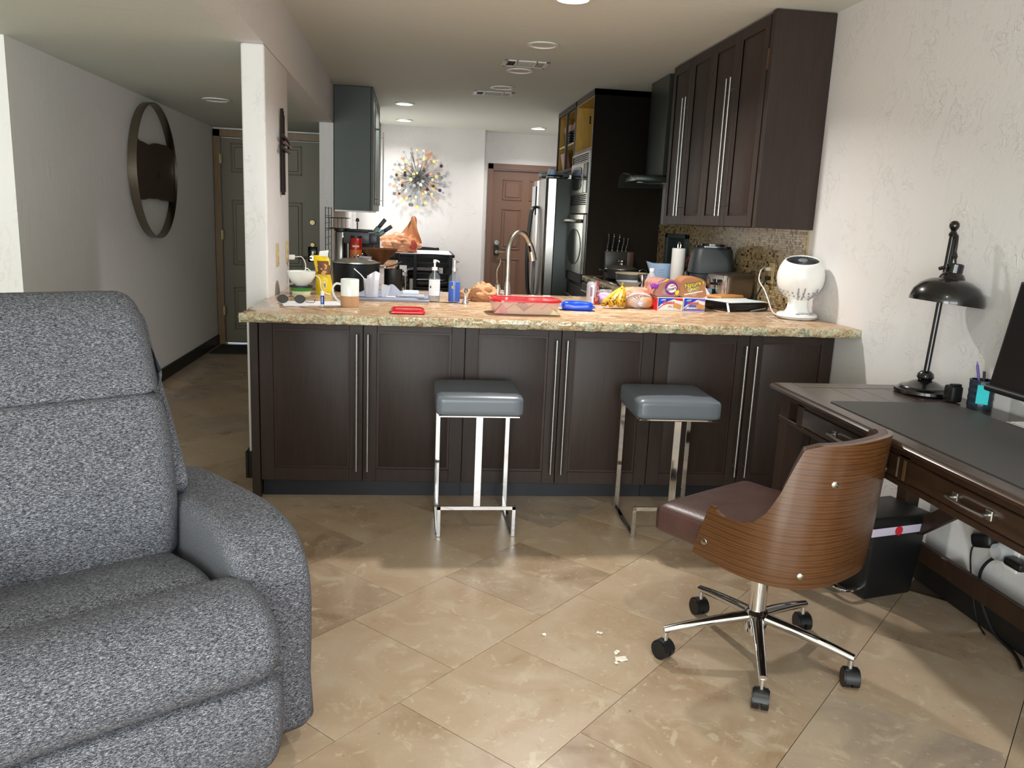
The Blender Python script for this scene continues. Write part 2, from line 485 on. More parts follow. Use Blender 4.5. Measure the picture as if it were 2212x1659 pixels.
# floor base + tiles
b = bm_(); box(b, -6, -2.7, -.10, 2.3, 10.9, -.012)
floor = struct('floor', b, M_GROUT)
TS = 0.4645; U0 = 1.928; V0 = 1.488
def uvxy(u, v): return ((u-v)/math.sqrt(2), (u+v)/math.sqrt(2))
g_ = .0011
tb = bm_(); box(tb, -TS/2+g_, -TS/2+g_, -.012, TS/2-g_, TS/2-g_, 0)
for v in tb.verts: pass
tile_mesh = None; rest = bm_(); cells = []
for row in range(-12, 24):
    off = 0 if row % 2 == 0 else TS/2
    for k in range(-16, 24):
        u = U0 - off + (k+.5)*TS; v = V0 + (row-.5)*TS
        x, y = uvxy(u, v)
        if x < -5.6 or x > 2.25 or y < -2.3 or y > 10.6: continue
        if x < -2.2 and y > 4.6: continue
        if x > 2.07+.30: continue
        cells.append((x, y))
def vis(c):   # tiles the photograph shows first, then nearest
    x, y = c
    infr = (-.45*y-.55 < x < .78*y+.6) and y > .8 and not (x > -.55 and y > 4.1) and not (x < -.9-.0*y and y < 2.2)
    return (0 if infr else 1, math.hypot(x, y))
cells.sort(key=vis)
for i, (x, y) in enumerate(cells):
    dz = random.uniform(-.0006, .0006)
    if i < 290:
        if tile_mesh is None:
            o = obj('tile', tb, M_TILE, floor, smooth=0); tile_mesh = o.data
        else:
            o = bpy.data.objects.new('tile', tile_mesh); COL.objects.link(o); o.parent = floor
        o.location = (x, y, dz); o.rotation_euler = (0, 0, rad(45 + 90*random.randrange(4)))
    else:
        Mx = T(x, y, 0) @ RZ(45)
        box(rest, -TS/2+g_, -TS/2+g_, -.012, TS/2-g_, TS/2-g_, 0, M=Mx)
o = obj('far_tiles', rest, M_TILE, floor, smooth=0); o['kind'] = 'stuff'
# walls
def wallbox(name, *a, m_=M_WALL, bev=0):
    b = bm_(); box(b, *a, bev=bev); return struct(name, b, m_)
wallbox('wall_right', XR, -2.7, 0, XR+.15, 10.9, CZ)
wallbox('wall_back', -.86, 10.40, 0, .86, 10.9, CZ)
b = bm_(); box(b, .86, 10.62, 0, .93, 10.9, CZ); box(b, 1.93, 10.62, 0, XR, 10.9, CZ); box(b, .93, 10.62, 2.06, 1.93, 10.9, CZ)
struct('wall_back_recess', b, M_WALL)
b = bm_(); box(b, XB-.12, 7.44, 0, XB, 9.15, HZ); box(b, XB-.12, 10.2, 0, XB, 10.4, HZ); box(b, XB-.12, 9.15, 0, XB, 10.2, 1.0); box(b, XB-.12, 9.15, 2.0, XB, 10.2, HZ)
struct('wall_kitchen_left', b, M_WALL)
b = bm_()
for q in ((9.15, 1.0, 9.2, 2.0), (10.15, 1.0, 10.2, 2.0), (9.2, 1.0, 10.15, 1.05), (9.2, 1.95, 10.15, 2.0), (9.65, 1.05, 9.69, 1.95)): box(b, XB-.10, q[0], q[1], XB-.04, q[2], q[3])
w3 = struct('window_3', b, M_WHITE)
b = bm_(); box(b, XB-.075, 9.2, 1.05, XB-.07, 10.15, 1.95); obj('pane', b, M_GLASSMAT, w3)
b = bm_(); box(b, XB-.11, 4.12, 0, XB, 4.82, HZ, bev=.012, seg=3)
box(b, XB-.11, 4.82, 0, XB, 7.44, .885)
struct('wall_column', b, M_WALL)
b = bm_(); box(b, XB-.12, -2.6, HZ, XB, 10.4, CZ)
struct('wall_header', b, M_WALL)
wallbox('wall_hall_left', -2.10, 4.34, 0, -1.95, 8.6, HZ, m_=M_HALL, bev=0)
b = bm_(); box(b, -5.1, 4.34, 0, -2.10, 4.5, HZ)
struct('wall_living_left', b, M_HALL)
wallbox('wall_far_left', -5.15, -2.6, 0, -5.0, 4.5, HZ)
b = bm_(); box(b, -1.95, 8.45, HZ-.02, -.83, 8.6, HZ+.1); 
struct('wall_hall_end', b, M_HALL)
# rear wall with window and glass door
b = bm_()
for a in ((-5.15, 0, -3.05, HZ), (-3.05, 2.08, -.90, CZ), (-.90, 0, -.60, CZ), (-.60, 0, 1.95, .42), (-.60, 2.18, 1.95, CZ), (1.95, 0, 2.2, CZ)):
    box(b, a[0], -2.7, a[1], a[2], -2.58, a[3])
struct('wall_rear', b, M_WALL)
b = bm_()
for x0, x1 in ((-.60, -.54), (.64, .70), (1.89, 1.95)): box(b, x0, -2.68, .42, x1, -2.60, 2.18)
box(b, -.60, -2.68, .42, 1.95, -2.60, .48); box(b, -.60, -2.68, 2.12, 1.95, -2.60, 2.18)
w1 = struct('window_1', b, M_WHITE)
b = bm_(); box(b, -.54, -2.65, .48, 1.89, -2.645, 2.12); obj('pane', b, M_GLASSMAT, w1)
b = bm_()
for x0, x1 in ((-3.05, -2.98), (-2.01, -1.94), (-.97, -.90)): box(b, x0, -2.68, 0, x1, -2.60, 2.08)
box(b, -3.05, -2.68, 0, -.90, -2.60, .07); box(b, -3.05, -2.68, 2.01, -.90, -2.60, 2.08)
w2 = struct('window_2', b, M_WHITE)
b = bm_(); box(b, -2.98, -2.65, .07, -.97, -2.645, 2.01); obj('pane', b, M_GLASSMAT, w2)
# ceilings
b = bm_(); box(b, XB-.12, -2.7, CZ, 2.3, 10.9, CZ+.1)
struct('ceiling', b, M_CEIL)
b = bm_(); box(b, -5.15, -2.7, HZ, XB-.0, 10.4, HZ+.1)
b2 = bm_(); box(b2, -5.15, -2.7, HZ, XB-.119, 8.6, HZ+.1); b.free()
struct('ceiling_hall', b2, M_CEIL)
# baseboards
def base(name, x0, y0, x1, y1, h_=.105):
    b = bm_(); box(b, x0, y0, 0, x1, y1, h_, bev=.003, seg=1); return struct(name, b, M_BASEB)
base('baseboard_right', 2.052, -2.55, 2.07, 3.69, .125)
base('baseboard_left', -1.95, 4.34, -1.932, 8.42, .10)
base('baseboard_column', -.836, 4.10, -.82, 7.44, .14)
b = bm_(); box(b, -.836, 4.103, 0, -.745, 4.12, .14); struct('baseboard_front', b, M_BASEB)
base('baseboard_back', -.1, 10.385, .86, 10.40, .10)

# six-panel door builder: local x across, faces -y
def panel_door(root_name, x0, x1, y, z1, m_slab, m_frame, panels, frame_w=.065, label=None):
    b = bm_()
    box(b, x0, y-.02, 0, x0+frame_w, y+.10, z1, bev=.004, seg=1); box(b, x1-frame_w, y-.02, 0, x1, y+.10, z1, bev=.004, seg=1)
    box(b, x0, y-.02, z1-frame_w, x1, y+.10, z1, bev=.004, seg=1)
    fr = struct(root_name, b, m_frame)
    b = bm_()
    a0, a1, top = x0+frame_w+.004, x1-frame_w-.004, z1-frame_w-.004
    box(b, a0, y+.03, .012, a1, y+.075, top)
    for (px0, pz0, px1, pz1) in panels:
        # raised moulding ring and field of every panel
        for (q0, q1, q2, q3) in ((px0, pz0, px1, pz0+.014), (px0, pz1-.014, px1, pz1), (px0, pz0, px0+.014, pz1), (px1-.014, pz0, px1, pz1)):
            box(b, q0, y+.02, q1, q2, y+.032, q3, bev=.004, seg=1)
        box(b, px0+.035, y+.022, pz0+.035, px1-.035, y+.032, pz1-.035, bev=.006, seg=1)
    sl = obj('door_slab', b, m_slab, fr)
    return fr, sl
# brown kitchen door at the back
W0, W1 = 1.01, 1.85
pn = []
for (c0, c1) in ((1.13, 1.38), (1.48, 1.73)):
    pn += [(c0, 1.61, c1, 1.87), (c0, .98, c1, 1.50), (c0, .18, c1, .86)]
d1, s1 = panel_door('door_1', .93, 1.93, 10.62, 2.06, M_BROWNDOOR, M_BROWNDOOR, pn, .07)
b = bm_(); cyl(b, (1.075, 10.65, 1.065), (1.075, 10.615, 1.065), .03); cyl(b, (1.075, 10.615, 1.065), (1.075, 10.605, 1.065), .02)
obj('deadbolt', b, M_NICKEL, d1)
b = bm_(); box(b, 1.045, 10.632, .90, 1.11, 10.645, 1.02, bev=.004); obj('lock_plate', b, M_BLK, d1)
b = bm_(); cyl(b, (1.078, 10.64, .945), (1.078, 10.59, .945), .024); tube(b, [(1.078, 10.59, .945), (1.12, 10.585, .945), (1.18, 10.59, .94)], .011, 8, 4)
obj('lever_handle', b, M_NICKEL, d1)
# olive front door at the end of the hall
pn = []
for (c0, c1) in ((-1.79, -1.52), (-1.38, -1.11)):
    pn += [(c0, 1.70, c1, 1.98), (c0, .80, c1, 1.44), (c0, .15, c1, .58)]
d2, s2 = panel_door('door_2', -1.945, -.84, 8.40, 2.10, M_OLIVE, M_OLIVETRIM, pn, .07)
b = bm_(); cyl(b, (-1.01, 8.43, 1.25), (-1.01, 8.405, 1.25), .030, .024); cyl(b, (-1.01, 8.405, 1.25), (-1.01, 8.395, 1.25), .012)
cyl(b, (-1.01, 8.43, 1.03), (-1.01, 8.405, 1.03), .026, .02)
obj('deadbolt', b, mat('brass', '#8f8460', .4, 1.), d2)
b = bm_(); box(b, -1.055, 8.405, .86, -.965, 8.42, 1.01, bev=.004); obj('lock_plate', b, M_BLKG, d2)
b = bm_(); cyl(b, (-1.01, 8.42, .90), (-1.01, 8.36, .90), .026); tube(b, [(-1.01, 8.37, .90), (-1.06, 8.36, .90), (-1.14, 8.365, .90)], .012, 8, 4)
obj('lever_handle', b, M_NICKEL, d2)
for zz in (1.78, .3, 1.05):
    b = bm_(); box(b, -1.885, 8.37, zz, -1.87, 8.40, zz+.09); cyl(b, (-1.868, 8.375, zz), (-1.868, 8.375, zz+.09), .007, n=8)
    obj('hinge', b, mat('brass'), d2)
b = bm_(); box(b, -1.90, 7.80, 0, -1.12, 8.30, .012, bev=.004)
tag(obj('door_mat', b, mat('dark_mat', '#2a2825', .95)), 'dark doormat lying in front of the hall entrance door', 'mat')

# ============================================================ CEILING FIXTURES
def can_light(x, y, z, lit, label, group):
    t = thing('recessed_light', label, 'ceiling light', (x, y, z), 0, group)
    b = bm_(); lathe(b, [(.075, -.001), (.098, -.003), (.100, -.010), (.080, -.012), (.074, -.006), (.072, -.002)], 32)
    obj('trim_ring', b, M_WHITE, t)
    b = bm_(); lathe(b, [(0, -.003), (.06, -.004), (.074, -.007)] if lit else [(0, -.001), (.055, -.002), (.074, -.006)], 32)
    obj('lens', b, M_EMIT if lit else M_LENS, t)
    if lit: downlight(x, y, z-.016, lit)
    return t
can_light(.751, 4.17, CZ, LAMP_W, 'lit recessed ceiling light cut by the top edge of the picture', 'lit recessed lights')
can_light(-.113, 8.38, CZ, LAMP_W*.6, 'lit recessed ceiling light, nearer of two in line before the starburst wall', 'lit recessed lights')
can_light(-.135, 9.80, CZ, LAMP_W*.25, 'lit recessed ceiling light, farther of two in line before the starburst wall', 'lit recessed lights')
can_light(1.439, 9.85, CZ, LAMP_W*.5, 'lit recessed ceiling light in front of the brown back door', 'lit recessed lights')
can_light(.775, 5.27, CZ, 0, 'unlit recessed ceiling light, largest of three unlit ones in the kitchen', 'unlit recessed lights')
can_light(.749, 6.20, CZ, 0, 'unlit recessed ceiling light touching the nearer ceiling vent', 'unlit recessed lights')
can_light(.708, 7.02, CZ, 0, 'unlit recessed ceiling light just in front of the farther ceiling vent', 'unlit recessed lights')
can_light(-1.424, 6.285, HZ, 0, 'unlit recessed ceiling light in the low hallway ceiling', 'unlit recessed lights')
# more recessed lights over the living room, behind and beside the camera
for (x, y) in ((.75, 1.0), (.75, -1.4)):
    can_light(x, y, CZ, LAMP_W*.35, 'recessed ceiling light over the living room behind the camera, %s' % ('nearer the desk' if y > 0 else 'nearer the rear window'), 'lit recessed lights behind the camera')
def vent(x, y, w, d, label):
    t = thing('ceiling_vent', label, 'vent', (x, y, CZ), 0, 'ceiling vents')
    b = bm_()
    for q in ((-w/2, -d/2, w/2, -d/2+.02), (-w/2, d/2-.02, w/2, d/2), (-w/2, -d/2, -w/2+.03, d/2), (w/2-.03, -d/2, w/2, d/2), (-w/2+.085, -d/2, -w/2+.10, d/2), (w/2-.10, -d/2, w/2-.085, d/2)):
        box(b, q[0], q[1], -.009, q[2], q[3], -.001, bev=.002, seg=1)
    obj('frame', b, M_WHITE, t)
    b = bm_(); box(b, -w/2+.02, -d/2+.01, -.003, w/2-.02, d/2-.01, -.0005); obj('duct_opening', b, M_BLKM, t)
    for k in range(8):
        yy = -d/2+.03+k*(d-.06)/7
        b = bm_(); box(b, -w/2+.10, -.009, -.0008, w/2-.10, .009, .0008, M=T(0, yy, -.006) @ RX(28)); obj('slat', b, M_LENS, t)
    for k in range(4):
        xx = w/2-.078+k*.013
        b = bm_(); box(b, xx, -d/2+.02, -.010, xx+.006, d/2-.02, -.004); obj('slat', b, M_WHITE, t)
        xx = -w/2+.034+k*.013
        b = bm_(); box(b, xx, -d/2+.02, -.008, xx+.003, d/2-.02, -.004); obj('slat', b, M_CHAR, t)
    return t
vent(.755, 5.93, .32, .22, 'white ceiling vent, the nearer one over the kitchen aisle')
vent(.668, 7.37, .35, .22, 'white ceiling vent, the farther one over the kitchen aisle')

# ============================================================ CABINETS
def door_bm(w, h_, t_=.02, rail=.062, M=None):
    """shaker door, local: x 0..w, z 0..h, front face at y=0 going to y=t"""
    b = bm_()
    box(b, 0, 0, 0, rail, t_, h_, bev=.0015, seg=1); box(b, w-rail, 0, 0, w, t_, h_, bev=.0015, seg=1)
    box(b, rail, 0, 0, w-rail, t_, rail, bev=.0015, seg=1); box(b, rail, 0, h_-rail, w-rail, t_, h_, bev=.0015, seg=1)
    e = .010
    box(b, rail, .007, rail, w-rail, t_, h_-rail, mi=1)
    # bevelled raised field
    x0, x1, z0, z1 = rail+.010, w-rail-.010, rail+.010, h_-rail-.010
    A = [(x0, .007, z0), (x1, .007, z0), (x1, .007, z1), (x0, .007, z1)]
    B = [(x0+e, .003, z0+e), (x1-e, .003, z0+e), (x1-e, .003, z1-e), (x0+e, .003, z1-e)]
    va = [b.verts.new(p) for p in A]; vb = [b.verts.new(p) for p in B]
    for i in range(4): b.faces.new((va[i], va[(i+1) % 4], vb[(i+1) % 4], vb[i]))
    b.faces.new(vb)
    return b
def bar_handle(x, z0, z1, r=.006, off=.038):
    b = bm_()
    cyl(b, (x, -off, z0), (x, -off, z1), r, n=12)
    L = z1-z0
    for z in (z0+L*.08, z1-L*.08): cyl(b, (x, 0, z), (x, -off, z), r*.7, n=8)
    return b
def door(parent, x, z, w, h_, M, handle=None, hz=None, rail=.062, m_=None):
    d = obj('door', door_bm(w, h_, rail=rail), [m_ or M_ESP, M_GROOVE], parent, M=M @ T(x, 0, z))
    if handle is not None:
        obj('handle', bar_handle(handle, hz[0], hz[1]), M_STEEL, d)
    return d
SE = [0, .479, .955, 1.415, 1.874, 2.341, 2.768]
ZB, ZT = .092, .888
pen_labels = ['leftmost', 'middle', 'rightmost']
for k in range(3):
    x0, x1, x2 = SE[2*k], SE[2*k+1], SE[2*k+2]
    t = thing('base_cabinet', {0: 'dark espresso base cabinet under the left end of the granite counter', 1: 'dark espresso base cabinet behind the left bar stool, middle of three', 2: 'dark espresso base cabinet behind the right bar stool beside the desk'}[k], 'cabinet', (-.704, 3.80, 0), -2, 'espresso cabinets under the breakfast counter')
    b = bm_(); box(b, x0, .022, .09, x2, .295, ZT); obj('carcass', b, M_ESP, t)
    b = bm_(); prism(b, [(x0+.001, .05+.021*x0), (x2-.001, .05+.021*x2), (x2-.001, .065+.021*x2), (x0+.001, .065+.021*x0)], 0, .092); obj('toe_kick', b, M_TOE, t)
    door(t, x0+.0015, ZB, x1-x0-.003, ZT-ZB, Matrix.Identity(4), x1-x0-.028, (.060, .722))
    door(t, x1+.0015, ZB, x2-x1-.003, ZT-ZB, Matrix.Identity(4), .024, (.060, .722))
b = bm_(); box(b, -.744, 3.795, 0, -.706, 4.10, .888, bev=.002, seg=1)
tag(obj('end_panel', b, M_ESP), 'narrow dark wood end panel closing the left side of the breakfast counter cabinets', 'panel')
# kitchen-side cabinets under the peninsula (backs seen over the counter only)
t = thing('sink_cabinet', 'dark espresso sink cabinet on the kitchen side of the counter below the faucet', 'cabinet', (0, 0, 0))
b = bm_(); box(b, -.70, 4.108, .09, 1.40, 4.68, .888); obj('carcass', b, M_ESP, t)
b = bm_(); box(b, -.70, 4.2, 0, 1.40, 4.62, .09); obj('toe_kick', b, M_TOE, t)
for x0 in (-.1, .4, .9):
    obj('door', door_bm(.49, .77), [M_ESP, M_GROOVE], t, M=T(x0+.49, 4.70, .1) @ RZ(180))
# countertops
def slab(name, poly, z0, z1, label, rough_edges):
    b = bm_()
    # outline subdivided
    pts = []
    k = len(poly)
    for i in range(k):
        p, q = Vector(poly[i]), Vector(poly[(i+1) % k])
        L = (q-p).length; n_ = max(1, int(L/.018)) if i in rough_edges else 1
        for s in range(n_): pts.append((p+(q-p)*s/n_, i in rough_edges and s > 0))
    top = []; rings = []
    cx_ = sum(p[0] for p in poly)/k; cy_ = sum(p[1] for p in poly)/k
    H_ = z1-z0
    for lv, (dz, out) in enumerate(((1, -.014), (.86, -.004), (.6, .003), (.3, .0), (.06, -.006), (0, -.012))):
        ring = []
        for i, (p, rg) in enumerate(pts):
            a = pts[i-1][0]; c_ = pts[(i+1) % len(pts)][0]
            tdir = (c_-a).normalized(); nr = Vector((tdir.y, -tdir.x))
            o_ = 0
            if rg and 0 < lv: o_ = out + (noise.noise(Vector((p.x*30, p.y*30, lv*1.9)))*.015)
            elif rg: o_ = -.012 + noise.noise(Vector((p.x*12, p.y*12, 3)))*.004
            q = p + nr*o_
            ring.append(b.verts.new((q.x, q.y, z0+H_*dz)))
        rings.append(ring)
    f = b.faces.new(rings[0]); f.material_index = 0
    b.faces.new(rings[-1][::-1]).material_index = 1
    for A, B in zip(rings, rings[1:]):
        for i in range(len(A)):
            b.faces.new((A[i], A[(i+1) % len(A)], B[(i+1) % len(A)], B[i])).material_index = 1
    bmesh.ops.triangulate(b, faces=[f_ for f_ in b.faces if len(f_.verts) > 4])
    return tag(obj(name, b, [M_GRAN, M_GRANE], smooth=50), label, 'countertop')
CT = .93
slab('breakfast_counter', [(-.725, 3.49), (2.068, 3.49), (2.068, 4.76), (-.708, 4.76), (-.708, 4.115), (-.725, 4.115)], .89, CT, 'beige and rust granite breakfast counter with a chiselled edge across the room', (0, 5))
slab('left_counter', [(-.708, 4.762), (-.15, 4.762), (-.15, 8.0), (-.708, 8.0)], .89, CT, 'granite counter running back along the left kitchen wall under the grey cabinet', (1,))
slab('right_counter', [(1.42, 4.762), (2.068, 4.762), (2.068, 6.745), (1.42, 6.745)], .89, CT, 'granite counter running back along the right wall under the cooktop', (3,))
def drawerbase(name, x0, y0, x1, y1, label, face, ndiv):
    t = thing(name, label, 'cabinet', (0, 0, 0))
    b = bm_(); box(b, x0, y0, .09, x1, y1, .888); obj('carcass', b, M_DARKPANEL, t)
    b = bm_(); box(b, x0+.06 if face < 0 else x0, y0, 0, x1 if face < 0 else x1-.06, y1, .09); obj('toe_kick', b, M_TOE, t)
    L = (y1-y0)/ndiv
    for k in range(ndiv):
        for (z0, z1) in ((.72, .88), (.41, .71), (.10, .40)):
            M = (T(x0-.02, y0+(k+1)*L, z0) @ RZ(-90)) if face < 0 else (T(x1+.02, y0+k*L, z0) @ RZ(90))
            bb = bm_(); box(bb, .003, 0, 0, L-.003, .02, z1-z0-.006, bev=.002, seg=1)
            d = obj('drawer', bb, M_DARKPANEL, t, M=M)
            bb = bm_(); hx = (z1-z0)*.6
            cyl(bb, (L*.2, -.03, hx), (L*.8, -.03, hx), .005, n=10)
            for q in (.26, .74): cyl(bb, (L*q, 0, hx), (L*q, -.03, hx), .004, n=8)
            obj('handle', bb, M_STEEL, d)
    return t
drawerbase('drawer_cabinet', 1.44, 4.765, 2.065, 6.74, 'dark drawer cabinets below the cooktop counter on the right', -1, 3)
drawerbase('left_drawer_cabinet', -.705, 4.765, -.20, 7.98, 'dark base cabinets below the counter along the left kitchen wall', 1, 5)

# right wall cabinet, four tall doors
t = thing('upper_cabinet', 'tall dark espresso wall cabinet with four doors hanging on the right wall', 'cabinet', (1.75, 0, 0))
b = bm_(); box(b, .022, 4.105, 1.378, .318, 5.66, 2.432); obj('carcass', b, M_ESP, t)
ys = [4.125, 4.520, 4.895, 5.275, 5.655]
hs = {0: ('far', None), 1: 0, 2: 0, 3: 0}
for k in range(4):
    w_ = ys[k+1]-ys[k]-.003
    # door local x runs toward -y world when facing -x ; x=0 is the far end
    Mx = T(0, ys[k+1]-.0015, 1.380) @ RZ(-90)
    near_handle = k in (1, 3)
    hx = (w_-.028) if near_handle else .028
    d = obj('door', door_bm(w_, 1.045, rail=.058), [M_ESP, M_GROOVE], t, M=Mx)
    bb = bar_handle(hx, .055, .80, r=.006, off=.042)
    obj('handle', bb, M_STEEL, d)
b = bm_(); box(b, -.001, 4.065, 1.376, .318, 4.105, 2.434, bev=.002, seg=1); obj('end_panel', b, M_ESP, t)
b = bm_(); box(b, .000, 4.106, 2.16, .02, 4.122, 2.26); obj('hinge', b, mat('copper_hinge', '#7a5238', .4, .6), t)
# left wall cabinet seen edge-on
t = thing('grey_wall_cabinet', 'dark grey-green painted side of the wall cabinet at the left kitchen wall', 'cabinet', (0, 7.44, 0))
M_GG = mat('grey_green_panel', '#3a4440', .45)
b = bm_(); box(b, -.705, 0, 1.385, -.39, 1.35, 2.435, bev=.002, seg=1); obj('carcass', b, M_GG, t)
for k in range(3):
    d = obj('door', door_bm(.445, 1.04, rail=.055), [M_GG, M_GG], t, M=T(-.368, .006+k*.448, 1.39) @ RZ(90))
    obj('handle', bar_handle(.40 if k == 0 else (.04 if k == 1 else .40), .05, .80, off=.04), M_STEEL, d)
b = bm_(); box(b, -.70, .02, 1.372, -.40, 1.33, 1.386); obj('light_rail', b, M_WHITE, t)

# oven tower
TX = 1.44
t = thing('oven_tower', 'tall dark cabinet tower holding the microwave and wall oven', 'cabinet', (0, 0, 0))
b = bm_()
box(b, TX, 6.75, 0, 2.065, 6.775, CZ-.004)       # near side panel
box(b, TX, 7.50, 0, 2.065, 7.52, CZ-.004)
box(b, TX, 6.75, CZ-.05, 2.065, 7.52, CZ-.004); box(b, 1.98, 6.775, 0, 2.065, 7.50, CZ-.05)
box(b, TX, 6.775, 1.955, 2.065, 7.50, 1.975); box(b, TX+.02, 6.775, .08, 2.065, 7.50, .84)
obj('carcass', b, M_DARKPANEL, t)
b = bm_(); box(b, TX+.004, 6.776, 1.976, 1.98, 6.786, 2.388); box(b, TX+.004, 7.488, 1.976, 1.98, 7.499, 2.388)
box(b, 1.965, 6.786, 1.976, 1.979, 7.488, 2.388); box(b, TX+.004, 6.786, 2.376, 1.965, 7.488, 2.388); box(b, TX+.004, 6.786, 1.976, 1.965, 7.488, 1.984)
obj('open_shelf_lining', b, M_PLY, t, label='raw plywood lining of the doorless top compartment')
b = bm_(); box(b, 1.56, 7.484, 2.255, 1.572, 7.489, 2.30); cyl(b, (1.566, 7.489, 2.302), (1.566, 7.484, 2.302), .009, n=10); cyl(b, (1.566, 7.489, 2.252), (1.566, 7.484, 2.252), .009, n=10)
obj('hinge_mark', b, M_BLKM, t)
for (z0, z1) in ((.10, .45), (.46, .82)):
    b = bm_(); box(b, TX-.002, 6.78, z0, TX+.02, 7.49, z1, bev=.002, seg=1); d = obj('drawer', b, M_DARKPANEL, t)
    b = bm_(); zz = z1-.10; cyl(b, (TX-.035, 6.86, zz), (TX-.035, 7.42, zz), .006, n=10)
    for yy in (6.9, 7.38): cyl(b, (TX-.002, yy, zz), (TX-.035, yy, zz), .004, n=8)
    obj('handle', b, M_STEEL, d)
# microwave
t = thing('microwave', 'built-in stainless microwave in the upper tower opening', 'microwave', (TX, 0, 0))
b = bm_(); box(b, .0, 6.78, 1.445, .40, 7.495, 1.953); obj('body', b, M_BLKM, t)
b = bm_()
for q in ((6.778, 1.443, 6.80, 1.953), (7.475, 1.443, 7.498, 1.953), (6.80, 1.935, 7.475, 1.953), (6.80, 1.443, 7.475, 1.515), (6.80, 1.86, 7.475, 1.872), (6.80, 1.60, 7.475, 1.612)):
    box(b, -.014, q[0], q[1], .0, q[2], q[3], bev=.002, seg=1)
obj('trim_frame', b, M_STEELW, t)
for z0, n_ in ((1.877, 4), (1.522, 5)):
    for k in range(n_):
        b = bm_(); box(b, -.010, 6.80, z0+k*.0155, -.001, 7.475, z0+k*.0155+.007, bev=.001, seg=1); obj('slat', b, M_STEELW, t)
b = bm_(); box(b, -.022, 6.93, 1.612, -.001, 7.475, 1.86, bev=.003, seg=1); dd = obj('door', b, M_STEELW, t)
b = bm_(); wp = sm2([(7.04, 1.65), (7.36, 1.65), (7.40, 1.74), (7.36, 1.83), (7.04, 1.83), (7.0, 1.74)], 4)
prism(b, [(y_, z_) for y_, z_ in wp], -.026, -.022, M=Matrix(((0, 0, 1, 0), (1, 0, 0, 0), (0, 1, 0, 0), (0, 0, 0, 1)))); obj('window', b, M_BLKG, dd)
b = bm_(); box(b, -.020, 6.80, 1.612, -.001, 6.925, 1.86, bev=.003, seg=1); obj('control_panel', b, M_BLKG, t)
# oven
t = thing('built_in_oven', 'built-in stainless wall oven with oval window below the microwave', 'oven', (TX, 0, 0))
b = bm_(); box(b, 0, 6.78, .845, .5, 7.495, 1.44); obj('body', b, M_BLKM, t)
b = bm_(); box(b, -.03, 6.785, .93, -.001, 7.492, 1.435, bev=.004, seg=1); dd = obj('door', b, M_STEELW, t)
cz_ = 1.155; pts = [(7.14+.30*cos(a)*1.0, cz_+.155*sin(a)) for a in [2*pi*i/36 for i in range(36)]]
b = bm_(); prism(b, pts, -.035, -.030, M=Matrix(((0, 0, 1, 0), (1, 0, 0, 0), (0, 1, 0, 0), (0, 0, 0, 1)))); obj('window', b, M_BLKG, dd)
b = bm_(); tube(b, [(-.03, 6.84, 1.375), (-.07, 6.87, 1.372), (-.085, 7.0, 1.38), (-.085, 7.28, 1.38), (-.07, 7.41, 1.372), (-.03, 7.44, 1.375)], .014, 10, 4); obj('handle', b, M_STEEL, dd)
b = bm_(); box(b, -.02, 6.785, .85, -.001, 7.492, .925, bev=.003, seg=1); obj('lower_vent', b, M_BLKM, t)
# fridge
t = thing('refrigerator', 'side-by-side stainless refrigerator standing past the oven tower', 'refrigerator', (0, 0, 0))
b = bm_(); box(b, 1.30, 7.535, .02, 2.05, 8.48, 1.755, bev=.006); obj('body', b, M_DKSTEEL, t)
for (y0, y1, hy) in ((7.54, 8.03, 7.985), (8.038, 8.475, 8.08)):
    b = bm_()
    prof = [(1.295, y0), (1.225, y0+.004), (1.205, y0+.03), (1.196, (y0+y1)/2), (1.205, y1-.03), (1.225, y1-.004), (1.295, y1)]
    prism(b, prof, .08, 1.75); dd = obj('door', b, M_STEELW, t)
    b = bm_(); tube(b, [(1.20, hy, 1.50), (1.15, hy, 1.46), (1.125, hy, 1.2), (1.12, hy, 1.05), (1.125, hy, .9), (1.15, hy, .66), (1.20, hy, .62)], .013, 10, 4); obj('handle', b, mat('dark_handle', '#4a4b4c', .3, .9), dd)
b = bm_(); box(b, 1.21, 7.55, 1.752, 1.36, 7.66, 1.785, bev=.004); obj('hinge_cover', b, M_BLKG, t)
b = bm_(); box(b, 1.24, 7.60, .02, 1.3, 8.42, .078); obj('grille', b, M_BLKM, t)
for (y0, z0) in ((8.12, 1.42),):
    b = bm_(); box(b, 1.190, y0, z0, 1.194, y0+.22, z0+.28); tag(obj('notice', b, M_PAPER), 'white paper sheets stuck on the far fridge door', 'paper')
# things on top of fridge
b = bm_(); rbox(b, .28, .26, .05, .02, (0, 0, .012), 6, wrinkle=.012, seed=3)
tag(obj('grey_bag', b, mat('grey_bag_plastic', '#6c7178', .4)), 'grey plastic bag lying on top of the refrigerator', 'bag', loc=(1.34, 8.0, 1.800))
b = bm_(); lathe(b, [(0, 0), (.04, 0), (.042, .03), (.036, .06), (.015, .07), (0, .07)], 20)
tag(obj('blue_white_tub', b, mat('blue_white', '#a9bfe0', .3)), 'small white and blue tub beside the grey bag on the refrigerator', 'tub', loc=(1.29, 7.80, 1.787))
